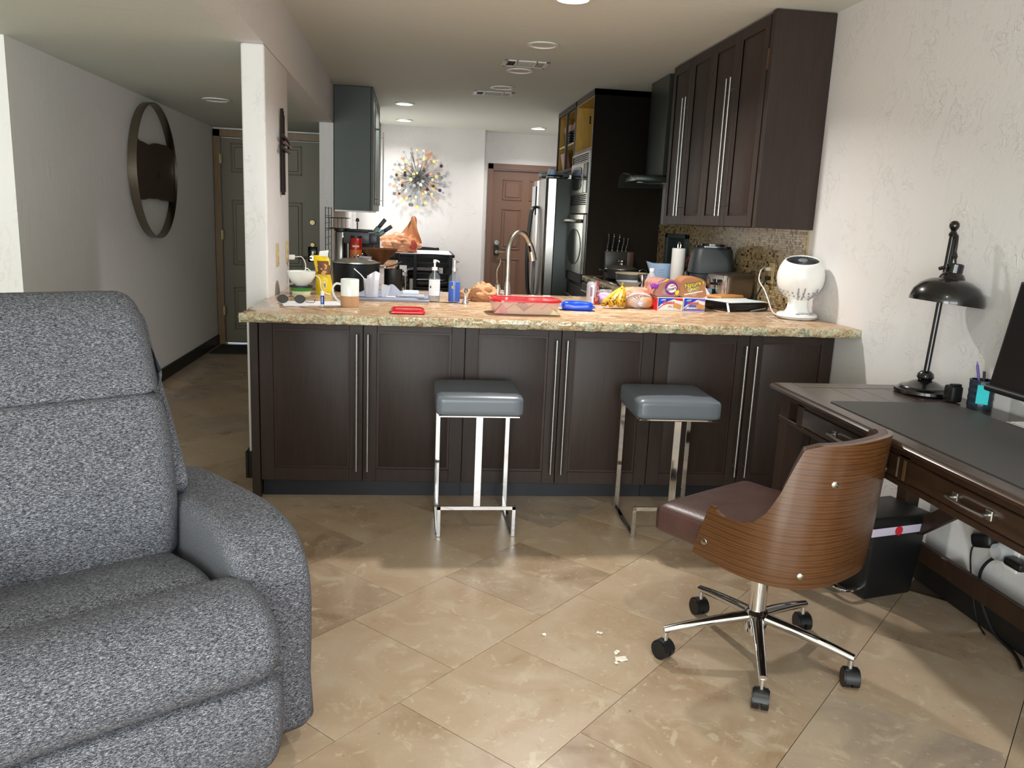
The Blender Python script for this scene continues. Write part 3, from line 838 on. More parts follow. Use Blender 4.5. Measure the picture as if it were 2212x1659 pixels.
# open cupboard above fridge
t = thing('open_cupboard', 'doorless plywood cupboard above the refrigerator with a middle post', 'cupboard', (0, 0, 0))
b = bm_()
y0, y1, z0, z1 = 7.524, 8.44, 1.84, CZ-.006
box(b, TX, y0, z0, 1.80, y1, z0+.018); box(b, TX, y0, z1-.045, 1.80, y1, z1); box(b, TX, y1-.016, z0, 1.80, y1, z1); box(b, 1.785, y0, z0, 1.80, y1, z1)
box(b, TX-.002, y0, z0, TX+.018, y0+.022, z1); box(b, TX-.002, y0, z1-.05, TX+.016, y1, z1); box(b, TX-.002, y0, z0-.004, TX+.016, y1, z0+.02)
obj('carcass', b, M_ESP, t)
b = bm_(); box(b, TX+.018, y0+.001, z0+.02, 1.784, y0+.008, z1-.05); box(b, TX+.018, y1-.022, z0+.02, 1.784, y1-.016, z1-.05)
box(b, 1.778, y0+.01, z0+.02, 1.784, y1-.022, z1-.05); box(b, TX+.018, y0+.01, z0+.018, 1.778, y1-.022, z0+.022); box(b, TX+.018, y0+.01, z1-.055, 1.778, y1-.022, z1-.05)
obj('lining', b, M_PLY, t, label='raw yellow plywood lining')
b = bm_(); box(b, TX-.002, 7.955, z0+.02, TX+.018, 8.00, z1-.05); obj('post', b, M_ESP, t)
b = bm_(); box(b, TX+.018, y0+.01, 2.08, 1.776, y1-.024, 2.096); obj('shelf', b, mat('pale_ply', '#d8c08c', .6), t)
for i, (y_, lb) in enumerate(((7.72, 'stack of dark trays on the near shelf of the open cupboard'), (8.2, 'stack of dark trays on the far shelf of the open cupboard'))):
    b = bm_()
    for k in range(6): box(b, -.12, -.15, k*.024, .12, .15, k*.024+.016, bev=.003, seg=1)
    t2 = obj('tray_stack', b, M_BLK); tag(t2, lb, 'trays', 'dark trays', loc=(TX+.17, y_, 2.097))
    b = bm_(); box(b, -.12, -.16, 0, .12, .16, .06, bev=.004, seg=1)
    tag(obj('wooden_box', b, mat('pale_pink_wood', '#a98570', .6)), 'pale wooden box lying on the %s stack of dark trays' % ('near' if i == 0 else 'far'), 'box', loc=(TX+.17, y_, 2.097+.137))
b = bm_(); lathe(b, [(0, 0), (.05, 0), (.06, .02), (.06, .08), (.045, .11), (.045, .13), (0, .13)], 20)
tag(obj('amber_jar', b, mat('amber_glass', '#5a2a12', .1)), 'amber glass jar on the bottom of the open cupboard', 'jar', loc=(TX+.09, 7.70, z0+.023))
b = bm_(); box(b, -.02, -.11, 0, .02, .11, .17, bev=.008, M=RY(-12))
tag(obj('pink_board', b, mat('pink_plastic', '#b08a7c', .5)), 'pinkish board leaning in the far half of the open cupboard', 'board', loc=(TX+.07, 8.22, z0+.027))
# range hood
t = thing('range_hood', 'chimney range hood with a curved glass canopy on the right wall', 'hood', (0, 0, 0))
b = bm_(); box(b, 1.80, 5.92, 1.73, 2.066, 6.37, CZ-.004, bev=.002, seg=1); obj('chimney', b, mat('hood_steel', '#5b615b', .3, .85), t)
b = bm_(); box(b, 1.62, 5.98, 1.685, 2.066, 6.31, 1.728, bev=.01); obj('fan_box', b, mat('hood_steel'), t)
def glass_pt(u, v, dz=0):
    y_ = 5.74+.77*u; zc_ = 1.665+.085*sin(pi*u)**1.3
    x_ = 2.06-(.44+.06*sin(pi*u))*v
    return Vector((x_, y_, zc_-.012*v+dz))
b = bm_(); A = grid(b, lambda u, v: glass_pt(u, v), 25, 8); B = grid(b, lambda u, v: glass_pt(u, v, .007), 25, 8)
for i in range(24):
    b.faces.new((A[i][0], A[i+1][0], B[i+1][0], B[i][0])); b.faces.new((A[i][7], A[i+1][7], B[i+1][7], B[i][7]))
for j in range(7):
    b.faces.new((A[0][j], A[0][j+1], B[0][j+1], B[0][j])); b.faces.new((A[24][j], A[24][j+1], B[24][j+1], B[24][j]))
obj('glass_canopy', b, M_HOODG, t)
b = bm_(); cyl(b, (1.70, 6.15, 1.686), (1.70, 6.15, 1.680), .025); cyl(b, (1.90, 6.15, 1.686), (1.90, 6.15, 1.680), .025); obj('lamp_lens', b, M_LENS, t)
# mosaic backsplash: real little tiles joined into one part
t = thing('mosaic_backsplash', 'brown and gold small mosaic tile backsplash on the right wall', 'backsplash', (0, 0, 0))
b = bm_(); box(b, 2.060, 4.10, .932, 2.069, 6.748, 1.376); obj('mortar', b, mat('mosaic_mortar', '#a39474', .8), t)
b = bm_(); z = .934; row = 0; MOS = ['#a58f6a', '#b8a680', '#6e5538', '#3f2c1c', '#958462', '#ad9870', '#836b46', '#7a5040']
MM = [mat('mosaic_tile_%s' % nm, c_, .22) for nm, c_ in zip('abcdefgh', MOS)]
while z < 1.37:
    y_ = 4.102 + (row % 2)*.012
    hh = .0135
    while y_ < 6.74:
        L = random.choice((.012, .016, .026, .028))
        w_ = random.choices(range(8), (7, 6, 2, 1.8, 6, 6, 3, .5))[0]
        y2 = min(y_+L-.0018, 6.745)
        vs = [b.verts.new(p) for p in ((2.056, y_, z), (2.056, y2, z), (2.056, y2, z+hh-.0018), (2.056, y_, z+hh-.0018))]
        wv_ = [b.verts.new(p) for p in ((2.0605, y_, z), (2.0605, y2, z), (2.0605, y2, z+hh-.0018), (2.0605, y_, z+hh-.0018))]
        f = b.faces.new(vs[::-1]); f.material_index = w_
        for i in range(4):
            f = b.faces.new((vs[i], vs[(i+1) % 4], wv_[(i+1) % 4], wv_[i])); f.material_index = w_
        y_ += L
    z += hh; row += 1
me = bpy.data.meshes.new('mosaic_tiles'); b.to_mesh(me); b.free()
for m_ in MM: me.materials.append(m_)
o = bpy.data.objects.new('mosaic_tiles', me); COL.objects.link(o); o.parent = t; o['kind'] = 'stuff'
# dark framed plaque on backsplash
t = thing('plaque', 'dark grey framed plaque with two oval shapes on the mosaic backsplash', 'plaque', (2.05, 6.22, 1.20))
b = bm_()
for q in ((-.27, -.16, -.22, .11), (.22, -.16, .27, .11), (-.27, .075, .27, .11), (-.27, -.16, .27, -.12)):
    box(b, -.012, q[0], q[1], .006, q[2], q[3], bev=.003, seg=1)
obj('frame', b, mat('plaque_grey', '#4a5558', .5), t)
b = bm_(); box(b, -.002, -.22, -.12, .004, .22, .075)
for y_ in (-.1, .1): lathe(b, [(0, 0), (.06, 0), (.065, .004), (.05, .006), (0, .003)], 24, M=T(-.003, y_, -.02) @ RY(-90) @ Matrix.Diagonal((1.25, 1, 1, 1)))
obj('panel', b, mat('plaque_dark', '#3c4444', .4), t)

# ============================================================ FURNITURE
# recliner: local x to its (viewer's) right arm, local y towards the back
t = thing('recliner', 'grey heather fabric recliner with padded arms filling the lower left', 'armchair', (-.257, 1.945, 0), 33)
AW = .185
arm = sm2([(-.012, .045), (-.034, .20), (-.042, .36), (-.036, .45), (-.012, .512), (.04, .566), (.12, .592), (.25, .598), (.45, .582), (.66, .562), (.80, .53), (.83, .40), (.83, .20), (.82, .05), (.4, .04)], 3)
for a0, a1 in ((-AW, .010), (-.965, -.955+AW)):
    b = bm_(); bolster(b, arm, a0, a1, .036, 6); o = obj('arm', b, M_FAB, t, smooth=60)
x0, x1 = -.955+AW+.004, -AW-.004
# seat: rear pad + front bolster
b = bm_(); bolster(b, sm2([(.40, .30), (.08, .30), (.03, .38), (.045, .455), (.09, .482), (.18, .482), (.30, .462), (.40, .43)], 4), x0+.01, x1-.005, .05, 6); obj('seat_pad', b, M_FAB, t, smooth=60)
b = bm_(); bolster(b, sm2([(.09, .32), (-.10, .305), (-.178, .325), (-.212, .37), (-.208, .43), (-.165, .485), (-.09, .512), (0, .505), (.055, .475), (.085, .42)], 4), x0, x1+.045, .055, 7); obj('seat_cushion', b, M_FAB, t, smooth=60)
b = bm_(); bolster(b, sm2([(-.05, .312), (-.15, .318), (-.192, .30), (-.202, .22), (-.185, .13), (-.145, .07), (-.08, .05), (-.03, .08)], 4), x0-.0, x1+.055, .05, 7); obj('footrest', b, M_FAB, t, smooth=60)
# back: lower cushion, headrest, rear shell
def backprof(pts, th_): return pts
lo = [(.375, .42), (.345, .50), (.338, .60), (.358, .71), (.386, .79), (.415, .845), (.445, .866), (.55, .86), (.58, .62), (.55, .40)]
hi = [(.462, .862), (.446, .882), (.486, .945), (.540, 1.02), (.590, 1.075), (.655, 1.112), (.72, 1.115), (.765, 1.08), (.755, 1.0), (.66, .86), (.55, .84)]
b = bm_(); bolster(b, sm2(lo, 4), x0-.02, x1+.004, .06, 7); obj('back_cushion', b, M_FAB, t, smooth=60)
b = bm_(); bolster(b, sm2(hi, 4), x0-.02, x1+.004, .06, 7); obj('headrest', b, M_FAB, t, smooth=60)
sh = [(.405, .60), (.402, .645), (.49, .755), (.59, .865), (.67, .965), (.725, 1.03), (.765, 1.045), (.80, 1.015), (.71, .85), (.61, .70), (.53, .60), (.46, .575)]
b = bm_(); bolster(b, sm2(sh, 3), x0-.04, x1+.040, .012, 4); obj('back_shell', b, M_FAB, t, smooth=60)
b = bm_(); box(b, -.90, .05, .0, -.06, .78, .06); obj('base_frame', b, M_BLKM, t)

# bar stools
def stool(x, y, rz, label):
    t = thing('bar_stool', label, 'stool', (x, y, 0), rz, 'bar stools at the counter')
    b = bm_(); rbox(b, .372, .385, .088, .022, (0, 0, .006), 10, M=T(0, 0, .586)); obj('seat', b, M_SEAT, t, smooth=60)
    b = bm_()
    pp = [(-.172, -.178), (.172, -.178), (.172, .178), (-.172, .178)]
    tube(b, [(p[0], p[1], .6225) for p in pp]+[(pp[0][0], pp[0][1], .6225)], .0022, 6); obj('piping', b, mat('grey_piping', '#7f858c', .5), t)
    w, h2 = .0255, .0085   # flat bar
    def bar(bm, p0, p1, wid, th_, axis):   # box between two points along one axis
        q0 = Vector(p0); q1 = Vector(p1); c_ = (q0+q1)/2; d = q1-q0
        s = [abs(d.x)+th_ if axis != 'x' else abs(d.x), 0, 0]
        return None
    b = bm_()
    X, Y, HT = .172, .168, .535
    k = .0125
    # front T: top plate bar, centre post, cross bar, two short legs
    box(b, -X, -Y-.004, HT, X, -Y+.026, HT+.008, bev=.0015, seg=1)
    box(b, -.0155, -Y-.004, .135, .0155, -Y+.004, HT, bev=.0015, seg=1)
    obj('front_post', b, M_CHROME, t)
    b = bm_()
    box(b, -X, -Y-.006, .122, X, -Y+.006, .140, bev=.002, seg=1)
    for s in (-1, 1): box(b, s*X-(.009 if s > 0 else -.009)-.009, -Y-.006, 0, s*X-(.009 if s > 0 else -.009)+.009, -Y+.006, .140, bev=.002, seg=1)
    obj('front_cross_bar', b, M_CHROME, t)
    for s in (-1, 1):
        b = bm_(); xx = s*(X-.009)
        box(b, xx-.011, -Y, 0, xx+.011, Y+.02, .012, bev=.002, seg=1); obj('floor_bar', b, M_CHROME, t)
        b = bm_(); box(b, xx-.011, Y+.008, .012, xx+.011, Y+.02, HT+.005, bev=.002, seg=1); obj('rear_leg', b, M_CHROME, t)
        b = bm_(); box(b, xx-.011, -Y+.026, HT, xx+.011, Y+.02, HT+.008, bev=.0015, seg=1); obj('seat_rail', b, M_CHROME, t)
    b = bm_(); box(b, -X, Y+.006, HT, X, Y+.02, HT+.008); obj('rear_rail', b, M_CHROME, t)
    return t
stool(.292, 3.475, 0, 'left bar stool with grey leatherette seat and flat chrome cantilever frame')
stool(1.162, 3.455, -2, 'right bar stool with grey leatherette seat, nearer the office chair and desk')

# office chair ------------------------------------------------
t = thing('office_chair', 'office chair with curved walnut shell, brown leather seat and chrome five-star base', 'chair', (1.122, 2.288, 0), 0)
CH = RZ(122-90)      # local +y = the way the chair faces
def shell_plan(s, grow=0):
    """s -1..1 round the shell from the left flap to the right flap; returns x (lateral, + = chair's left on image), y (facing)"""
    a = abs(s)
    hw = .262+grow; bk = .285+grow
    if a > .62:
        k_ = (a-.62)/.38; x = hw - .004*k_; y = -.05+.135*k_
    else:
        th = a/.62*pi/2; e = .80
        x = hw*(sin(th)**e); y = -.05 - (bk-.05)*(cos(th)**e)
    return (-x if s < 0 else x), y
def top_z(s):
    a = abs(s)
    P_ = [(0, .812), (.30, .800), (.375, .786), (.405, .735), (.445, .655), (.49, .592), (.54, .556), (.60, .540), (.70, .538), (.82, .548), (.90, .560), (.96, .560), (1.0, .545)]
    for (a0, z0), (a1, z1) in zip(P_, P_[1:]):
        if a <= a1:
            k_ = (a-a0)/(a1-a0); return z0+(z1-z0)*k_
    return P_[-1][1]
def bot_z(s):
    a = abs(s); return .376 + .018*max(0, (a-.25)/.75)**1.3
def shell_pt(s, v, inset=0):
    x, y = shell_plan(s, -inset)
    z = bot_z(s) + (top_z(s)-bot_z(s))*v
    lean = max(0, z-.42)*.10*(1-min(1, abs(s)/.8))
    flare = max(0, .42-z)*.35          # tucks in below
    y = y - lean + flare*.6*(1-min(1, abs(s)))
    y -= max(0, abs(s)-.75)*1.2*(z-.39)
    x = x*(1-flare*.5) * (1 - max(0, z-.55)*.24)
    return Vector((x, y, z))
def shellmesh(i0, i1, s0=-1, s1=1, v0=0., v1=1., nu=120, nv=18):
    b = bm_(); A = grid(b, lambda u, v: shell_pt(s0+(s1-s0)*u, v0+(v1-v0)*v, i0), nu, nv); B = grid(b, lambda u, v: shell_pt(s0+(s1-s0)*u, v0+(v1-v0)*v, i1), nu, nv)
    for i in range(nu-1):
        b.faces.new((A[i][0], A[i+1][0], B[i+1][0], B[i][0])); b.faces.new((A[i][-1], A[i+1][-1], B[i+1][-1], B[i][-1]))
    for j in range(nv-1):
        b.faces.new((A[0][j], A[0][j+1], B[0][j+1], B[0][j])); b.faces.new((A[-1][j], A[-1][j+1], B[-1][j+1], B[-1][j]))
    return b
obj('shell', shellmesh(0, .014), M_WALNUT, t, smooth=50, M=CH)
obj('back_padding', shellmesh(.015, .038, -.44, .44, .30, .998), M_LEATH, t, smooth=60, M=CH)
b = bm_(); rbox(b, .485, .44, .095, .022, (0, .010, .016), 12, M=T(0, .035, .448)); obj('seat', b, M_LEATH, t, smooth=70, M=CH)
b = bm_(); tube(b, [(-.235, .242, .462), (-.12, .256, .466), (0, .26, .467), (.12, .256, .466), (.235, .242, .462)], .003, 6, 4); obj('seat_piping', b, M_LEATH, t, M=CH)
for s, v in ((-.20, .74), (.20, .74), (-.28, .10), (.28, .10), (.90, .30), (-.90, .30)):
    p = shell_pt(s, v); q = shell_pt(s, v, .02); n_ = (p-q).normalized(); dz = Vector((n_.x, n_.y, 0)).normalized()
    b = bm_(); cyl(b, p-dz*.002, p+dz*.004, .010, .009, 16); cyl(b, p+dz*.004, p+dz*.006, .009, .005, 16); obj('screw_cap', b, M_NICKEL, t, M=CH)
b = bm_(); box(b, -.13, -.13, .375, .13, .13, .397); cyl(b, (0, 0, .33), (0, 0, .38), .06, .075); obj('swivel_plate', b, M_BLK, t, M=CH)
b = bm_(); cyl(b, (0, 0, .10), (0, 0, .36), .027, n=28); obj('gas_column', b, M_CHROME, t)
b = bm_(); cyl(b, (0, 0, .088), (0, 0, .162), .036, n=28); cyl(b, (0, 0, .162), (0, 0, .168), .036, .030, n=28); obj('hub', b, M_CHROME, t)
for ang in (-109, -39, 33, 105, 179):
    Mx = RZ(ang)
    b = bm_()
    pts = [(.03, 0, .142), (.12, 0, .130), (.22, 0, .113), (.303, 0, .096)]
    tube(b, pts, lambda q: .0195-.0065*q, 12, 5, flat=(1.0, .9)); cyl(b, (.296, 0, .094), (.296, 0, .058), .0095, n=12)
    o = obj('base_arm', b, M_CHROME, t, M=Mx)
    cr = RZ(ang*1.7)
    b = bm_()
    for s in (-1, 1): cyl(b, (0, s*.004, .030), (0, s*.024, .030), .030, .029, n=28)
    lathe(b, [(0, 0), (.0, 0)], 3)
    w = obj('caster', b, M_BLK, t, M=Mx @ T(.30, 0, 0) @ cr)
    b = bm_(); 
    arc = [( .0335*cos(a), .0335*sin(a)+.030) for a in [rad(-10+i*20) for i in range(10)]]
    for s0, s1 in ((-.020, .020),):
        A = [b.verts.new((x, s0, z)) for x, z in arc]; B = [b.verts.new((x, s1, z)) for x, z in arc]
        A2 = [b.verts.new((x*.9, s0, (z-.030)*.9+.030)) for x, z in arc]; B2 = [b.verts.new((x*.9, s1, (z-.030)*.9+.030)) for x, z in arc]
        for i in range(9):
            b.faces.new((A[i], A[i+1], B[i+1], B[i])); b.faces.new((A2[i], B2[i], B2[i+1], A2[i+1]))
            b.faces.new((A[i], A2[i], A2[i+1], A[i+1])); b.faces.new((B[i], B[i+1], B2[i+1], B2[i]))
    obj('hood', b, M_BLK, w)

# desk ---------------------------------------------------------
DZ = .785
t = thing('desk', 'dark brown wooden desk with drawers and cross braces along the right wall', 'desk', (0, 0, 0))
b = bm_(); y0, y1 = 1.28, 2.935; x0, x1 = 1.388, 2.045
# breadboard ends and planks
prof = [(x0+.012, DZ-.028), (x0, DZ-.014), (x0+.006, DZ-.002), (x0+.014, DZ), (x1, DZ), (x1, DZ-.028)]
box(b, x0+.0900, y1-.085, DZ-.028, x1, y1, DZ, bev=.002, seg=1); obj('end_board', b, M_DESK, t)
n_pl = 5
for k in range(n_pl):
    b = bm_(); w_ = (x1-x0-.09)/n_pl; a = x0+.09+k*w_
    box(b, a+.0006, y0, DZ-.026, a+w_-.0006, y1-.086, DZ-.0005, bev=.001, seg=1); obj('top_plank', b, M_DESK, t)
b = bm_()
pf = [(x0+.02, DZ-.030), (x0+.002, DZ-.020), (x0, DZ-.010), (x0+.008, DZ-.002), (x0+.018, DZ), (x0+.0895, DZ), (x0+.0895, DZ-.030)]
A = [b.verts.new((x, y0, z)) for x, z in pf]; B = [b.verts.new((x, y1, z)) for x, z in pf]
b.faces.new(A); b.faces.new(B[::-1])
for i in range(len(pf)): b.faces.new((A[i], A[(i+1) % len(pf)], B[(i+1) % len(pf)], B[i]))
obj('front_moulding', b, M_DESK, t)
b = bm_(); XA = 1.425
box(b, XA, y0+.03, .735, XA+.02, y1-.03, DZ-.028); box(b, XA, y0+.03, .645, XA+.02, y1-.03, .664, bev=.002, seg=1)
for yy in (2.735, 2.09, 1.49): box(b, XA, yy-.025, .66, XA+.02, yy+.025, .74)
box(b, XA+.02, y1-.08, .645, 2.02, y1-.05, DZ-.028); box(b, 2.0, y0+.03, .645, 2.02, y1-.05, DZ-.028); box(b, XA+.02, y0+.03, .650, 2.0, y1-.06, .655)
obj('apron', b, M_DESKL, t)
b = bm_(); box(b, XA-.001, 2.082, .668, XA+.002, 2.094, .728); obj('escutcheon', b, mat('old_brass', '#9b7d50', .4, .8), t)
for (a, c_) in ((2.115, 2.71), (1.515, 2.065)):
    b = bm_(); box(b, XA-.004, a, .667, XA+.016, c_, .733, bev=.003, seg=1); dd = obj('drawer', b, M_DESK, t)
    m_ = (a+c_)/2 if a > 2 else 1.79
    b = bm_(); hz = .70
    for s in (-.065, .065):
        box(b, XA-.008, m_+s-.012, hz-.014, XA-.003, m_+s+.012, hz+.014, bev=.002, seg=1); cyl(b, (XA-.006, m_+s, hz), (XA-.030, m_+s, hz), .006, .005, 10)
    tube(b, [(XA-.028, m_-.072, hz), (XA-.031, m_, hz-.001), (XA-.028, m_+.072, hz)], .0048, 8, 4)
    obj('handle', b, M_STEEL, dd)
def leg(xa, ya, dx, dy):
    b = bm_()
    for (z0, z1, w0, w1) in ((0, .745, .024, .036),):
        A = [b.verts.new((xa+dx+sx*w0, ya+dy+sy*w0, z0)) for sx, sy in ((-1, -1), (1, -1), (1, 1), (-1, 1))]
        B = [b.verts.new((xa+sx*w1, ya+sy*w1, z1)) for sx, sy in ((-1, -1), (1, -1), (1, 1), (-1, 1))]
        b.faces.new(A[::-1]); b.faces.new(B)
        for i in range(4): b.faces.new((A[i], A[(i+1) % 4], B[(i+1) % 4], B[i]))
    obj('leg', b, M_DESKL, t)
leg(1.462, 2.86, -.012, .02); leg(1.985, 2.86, 0, .0); leg(1.462, 1.36, -.012, -.02); leg(1.985, 1.36, 0, 0)
b = bm_(); box(b, 1.965, 1.36, .135, 1.99, 2.86, .205, bev=.003, seg=1); obj('rear_stretcher', b, M_DESKL, t)
b = bm_(); box(b, 1.462, 2.845, .135, 1.985, 2.87, .205, bev=.003, seg=1); obj('side_stretcher', b, M_DESKL, t)
for ya, yb in ((2.80, 2.20), (1.42, 2.02)):
    b = bm_(); A = Vector((1.95, ya, .205)); B = Vector((1.95, yb, .66)); d = (B-A); L = d.length
    box(b, -.012, -.028, 0, .012, .028, L, bev=.002, seg=1, M=Matrix.Translation(A) @ (Matrix.Rotation(math.atan2(-(B.y-A.y), d.z) if False else 0, 4, 'X')) @ Matrix.Rotation(-math.atan2(B.y-A.y, B.z-A.z), 4, 'X'))
    obj('cross_brace', b, M_DESKL, t)
# desk mat
b = bm_(); prism(b, sm2([(1.455, 1.62), (1.455, 2.59), (1.47, 2.605), (1.90, 2.605), (1.915, 2.59), (1.915, 1.62)], 1), DZ, DZ+.003)
tag(obj('desk_mat', b, M_DESKMAT), 'dark grey leather mat lying on the desk top', 'mat')
b = bm_(); box(b, -.06, -.14, 0, .06, .14, .004, bev=.002, seg=1); 
t = thing('keyboard', 'thin silver edge of a keyboard lying at the right picture edge on the desk', 'keyboard', (1.98, 2.19, DZ+.001), 0)
obj('case', b, M_STEEL, t)
b = bm_()
for i in range(5):
    for j in range(12): box(b, -.05+i*.02, -.13+j*.022, .004, -.034+i*.02, -.112+j*.022, .006)
obj('keys', b, M_WHITE, t)
# monitor
t = thing('monitor', 'black monitor leaning back beside the wall at the right picture edge', 'monitor', (1.855, 2.355, 0), 0)
TL = T(0, 0, .885) @ RY(9)
b = bm_(); box(b, 0, -.62, 0, .018, 0, .36, bev=.004, seg=2, M=TL); obj('case', b, M_BLK, t)
b = bm_(); box(b, -.002, -.61, .03, .0, -.01, .352, M=TL); obj('screen', b, M_SCREEN, t)
b = bm_(); cyl(b, (-.004, 0, .012), (-.004, -.62, .012), .011, n=12); bmesh.ops.transform(b, matrix=TL, verts=b.verts); obj('lower_bezel', b, M_BLK, t)
b = bm_(); box(b, .025, -.40, DZ, .13, -.22, DZ+.012, bev=.004); box(b, .05, -.34, DZ+.01, .075, -.28, 1.05); obj('stand', b, M_BLK, t)
# desk lamp
t = thing('desk_lamp', 'black metal desk lamp with a dome shade and turned finials', 'lamp', (1.932, 2.785, DZ), 0)
b = bm_(); lathe(b, [(0, 0), (.100, 0), (.104, .006), (.102, .016), (.088, .022), (.084, .028), (.062, .034), (.040, .046), (.022, .052), (.0, .052)], 40); obj('base', b, M_BRONZE, t)
b = bm_(); lathe(b, [(0, .048), (.022, .05), (.031, .062), (.027, .076), (.016, .086), (0, .086)], 24); cyl(b, (0, 0, .07), (.034, .012, .60), .0105, .0105, 16)
lathe(b, [(0, -.01), (.014, -.008), (.016, 0), (.012, .006), (.009, .012), (.013, .018), (.0165, .024), (.0175, .031), (.0165, .038), (.013, .044), (.007, .048), (0, .049)], 24, c=(.035, .012, .595)); obj('pole', b, M_BRONZE, t)
b = bm_(); tube(b, [(.035, .012, .585), (.03, -.015, .59), (.022, -.03, .56), (.018, -.035, .51)], .007, 10, 4)
lathe(b, [(0, 0), (.012, 0), (.008, .014), (.011, .022), (.020, .034), (.022, .044), (.013, .050), (.010, .072), (.013, .080), (.008, .095), (0, .1)], 20, c=(.018, -.035, .435)); obj('arm', b, M_BRONZE, t)
b = bm_()
LS = T(.014, -.035, .345) @ RY(6)
lathe(b, [(.127, 0), (.128, .010), (.120, .040), (.100, .066), (.072, .083), (.046, .090), (.042, .098), (.036, .108), (.030, .112), (.030, .142), (.026, .146), (0, .146)], 44, M=LS)
lathe(b, [(.124, .001), (.116, .038), (.097, .062), (.07, .078), (0, .086)], 44, M=LS)
obj('shade', b, M_BRONZE, t)
b = bm_(); lathe(b, [(0, .02), (.02, .025), (.028, .045), (.02, .07), (.013, .085)], 20, M=LS); obj('bulb', b, M_LENS, t)
b = bm_(); tube(b, [(-.012, -.035, .475), (-.026, -.035, .472), (-.032, -.035, .470)], .007, 8); obj('knob', b, M_BRONZE, t)
# pen cup, sticky note, pens
t = thing('pen_cup', 'dark blue ridged pen cup with a turquoise note on the desk', 'cup', (1.985, 2.545, DZ), 0)
b = bm_()
n_ = 60
def cupr(a, z): return .040+.0022*abs(((a/(2*pi)*16) % 1)*2-1)*(.5+.5*sin(z*260))
G = grid(b, lambda u, v: Vector((cupr(u*2*pi, v*.095)*cos(u*2*pi), cupr(u*2*pi, v*.095)*sin(u*2*pi), .008+v*.092)), 60, 22, closeu=True)
lathe(b, [(.036, .100), (.036, .012), (0, .012)], 30); lathe(b, [(0, 0), (.039, 0), (.040, .008)], 40); lathe(b, [(.036, .1), (.042, .1), (.042, .094)], 40)
obj('cup', b, mat('navy_ridged', '#1d2c38', .35), t)
b = bm_(); box(b, -.052, -.028, .022, -.0455, .010, .088, bev=.001, seg=1); obj('sticky_note', b, M_TEAL, t, M=RZ(48))
b = bm_(); cyl(b, (.01, .005, .014), (-.02, .015, .150), .0045, n=10); cyl(b, (-.02, .015, .150), (-.022, .016, .162), .003, .001, 10)
tag(obj('pen', b, mat('purple_pen', '#6a5aa8', .3)), 'purple pen sticking up out of the desk pen cup', 'pen', loc=(1.985, 2.545, DZ))
b = bm_(); cyl(b, (.005, -.01, .014), (.008, .012, .128), .0045, n=10); tag(obj('black_pen', b, M_BLK), 'black pen beside the purple one in the pen cup', 'pen', loc=(1.985, 2.545, DZ))
b = bm_(); rbox(b, .045, .05, .060, .008, (0, 0, 0), 4, M=T(0, 0, .031)); box(b, -.018, -.018, .060, .018, .0, .068, bev=.002)
tag(obj('charger_block', b, M_BLK), 'black power adapter block between the desk lamp and the pen cup', 'adapter', loc=(1.945, 2.635, DZ))
# power strip and cords on the wall below the desk
t = thing('power_outlet', 'wall outlet with black and clear adapters below the desk', 'outlet', (2.066, 2.40, .31), 0)
b = bm_(); box(b, -.006, -.06, -.06, .003, .06, .06, bev=.003); obj('plate', b, M_WHITE, t)
b = bm_(); rbox(b, .05, .10, .055, .018, (0, 0, 0), 5, M=T(-.03, .075, .008) @ RX(-20)); obj('adapter', b, M_BLK, t)
b = bm_(); lathe(b, [(0, 0), (.032, 0), (.034, .02), (.028, .045), (0, .045)], 20, M=T(-.006, -.01, .0) @ RY(-90)); obj('night_light', b, M_PLCLEAR, t, label='clear ribbed night light')
b = bm_(); rbox(b, .05, .08, .03, .01, (0, 0, 0), 4, M=T(-.03, -.09, -.01)); obj('plug', b, M_BLK, t)
b = bm_(); tube(b, [(2.04, 2.36, .29), (2.03, 2.42, .27), (2.02, 2.45, .20), (2.03, 2.43, .10), (2.04, 2.36, .02), (2.03, 2.25, .006), (1.98, 2.15, .006)], .0055, 8, 6)
tag(obj('thick_power_cable', b, M_BLK), 'thicker black cord hanging from the outlet below the desk to the floor', 'cord')
b = bm_(); tube(b, [(2.04, 2.50, .31), (2.035, 2.53, .25), (2.04, 2.50, .12), (2.04, 2.45, .02), (2.02, 2.38, .004)], .003, 8, 6)
tag(obj('thin_power_cable', b, M_BLK), 'thin black cord hanging on the wall left of the thicker cord', 'cord')
# pedal bin
t = thing('pedal_bin', 'slim black pedal bin with a steel pedal and white liner under the desk', 'bin', (1.725, 2.655, 0), 14)
b = bm_()
def frus(b, x0, y0, x1, y1, z0, X0, Y0, X1, Y1, z1, mi=0, bev=.012):
    A = [b.verts.new(p) for p in ((x0, y0, z0), (x1, y0, z0), (x1, y1, z0), (x0, y1, z0))]; B = [b.verts.new(p) for p in ((X0, Y0, z1), (X1, Y0, z1), (X1, Y1, z1), (X0, Y1, z1))]
    fs = [b.faces.new(A[::-1]), b.faces.new(B)]+[b.faces.new((A[i], A[(i+1) % 4], B[(i+1) % 4], B[i])) for i in range(4)]
    if bev: bmesh.ops.bevel(b, geom=list({e for f in fs for e in f.edges}), offset=bev, segments=2, affect='EDGES', profile=.5)
frus(b, 0, 0, .235, .165, 0, -.015, -.012, .255, .18, .268); obj('body', b, M_BLK, t)
b = bm_(); frus(b, -.020, -.016, .262, .185, .262, -.024, -.020, .268, .19, .298, bev=.003); obj('liner', b, mat('white_liner', '#cfc6dc', .6), t)
b = bm_(); lathe(b, [(0, 0), (.018, 0), (.018, .0015), (0, .0015)], 20, M=T(.105, -.0195, .280) @ RX(90)); obj('liner_mark', b, M_REDP, t, label='red dot on the liner')
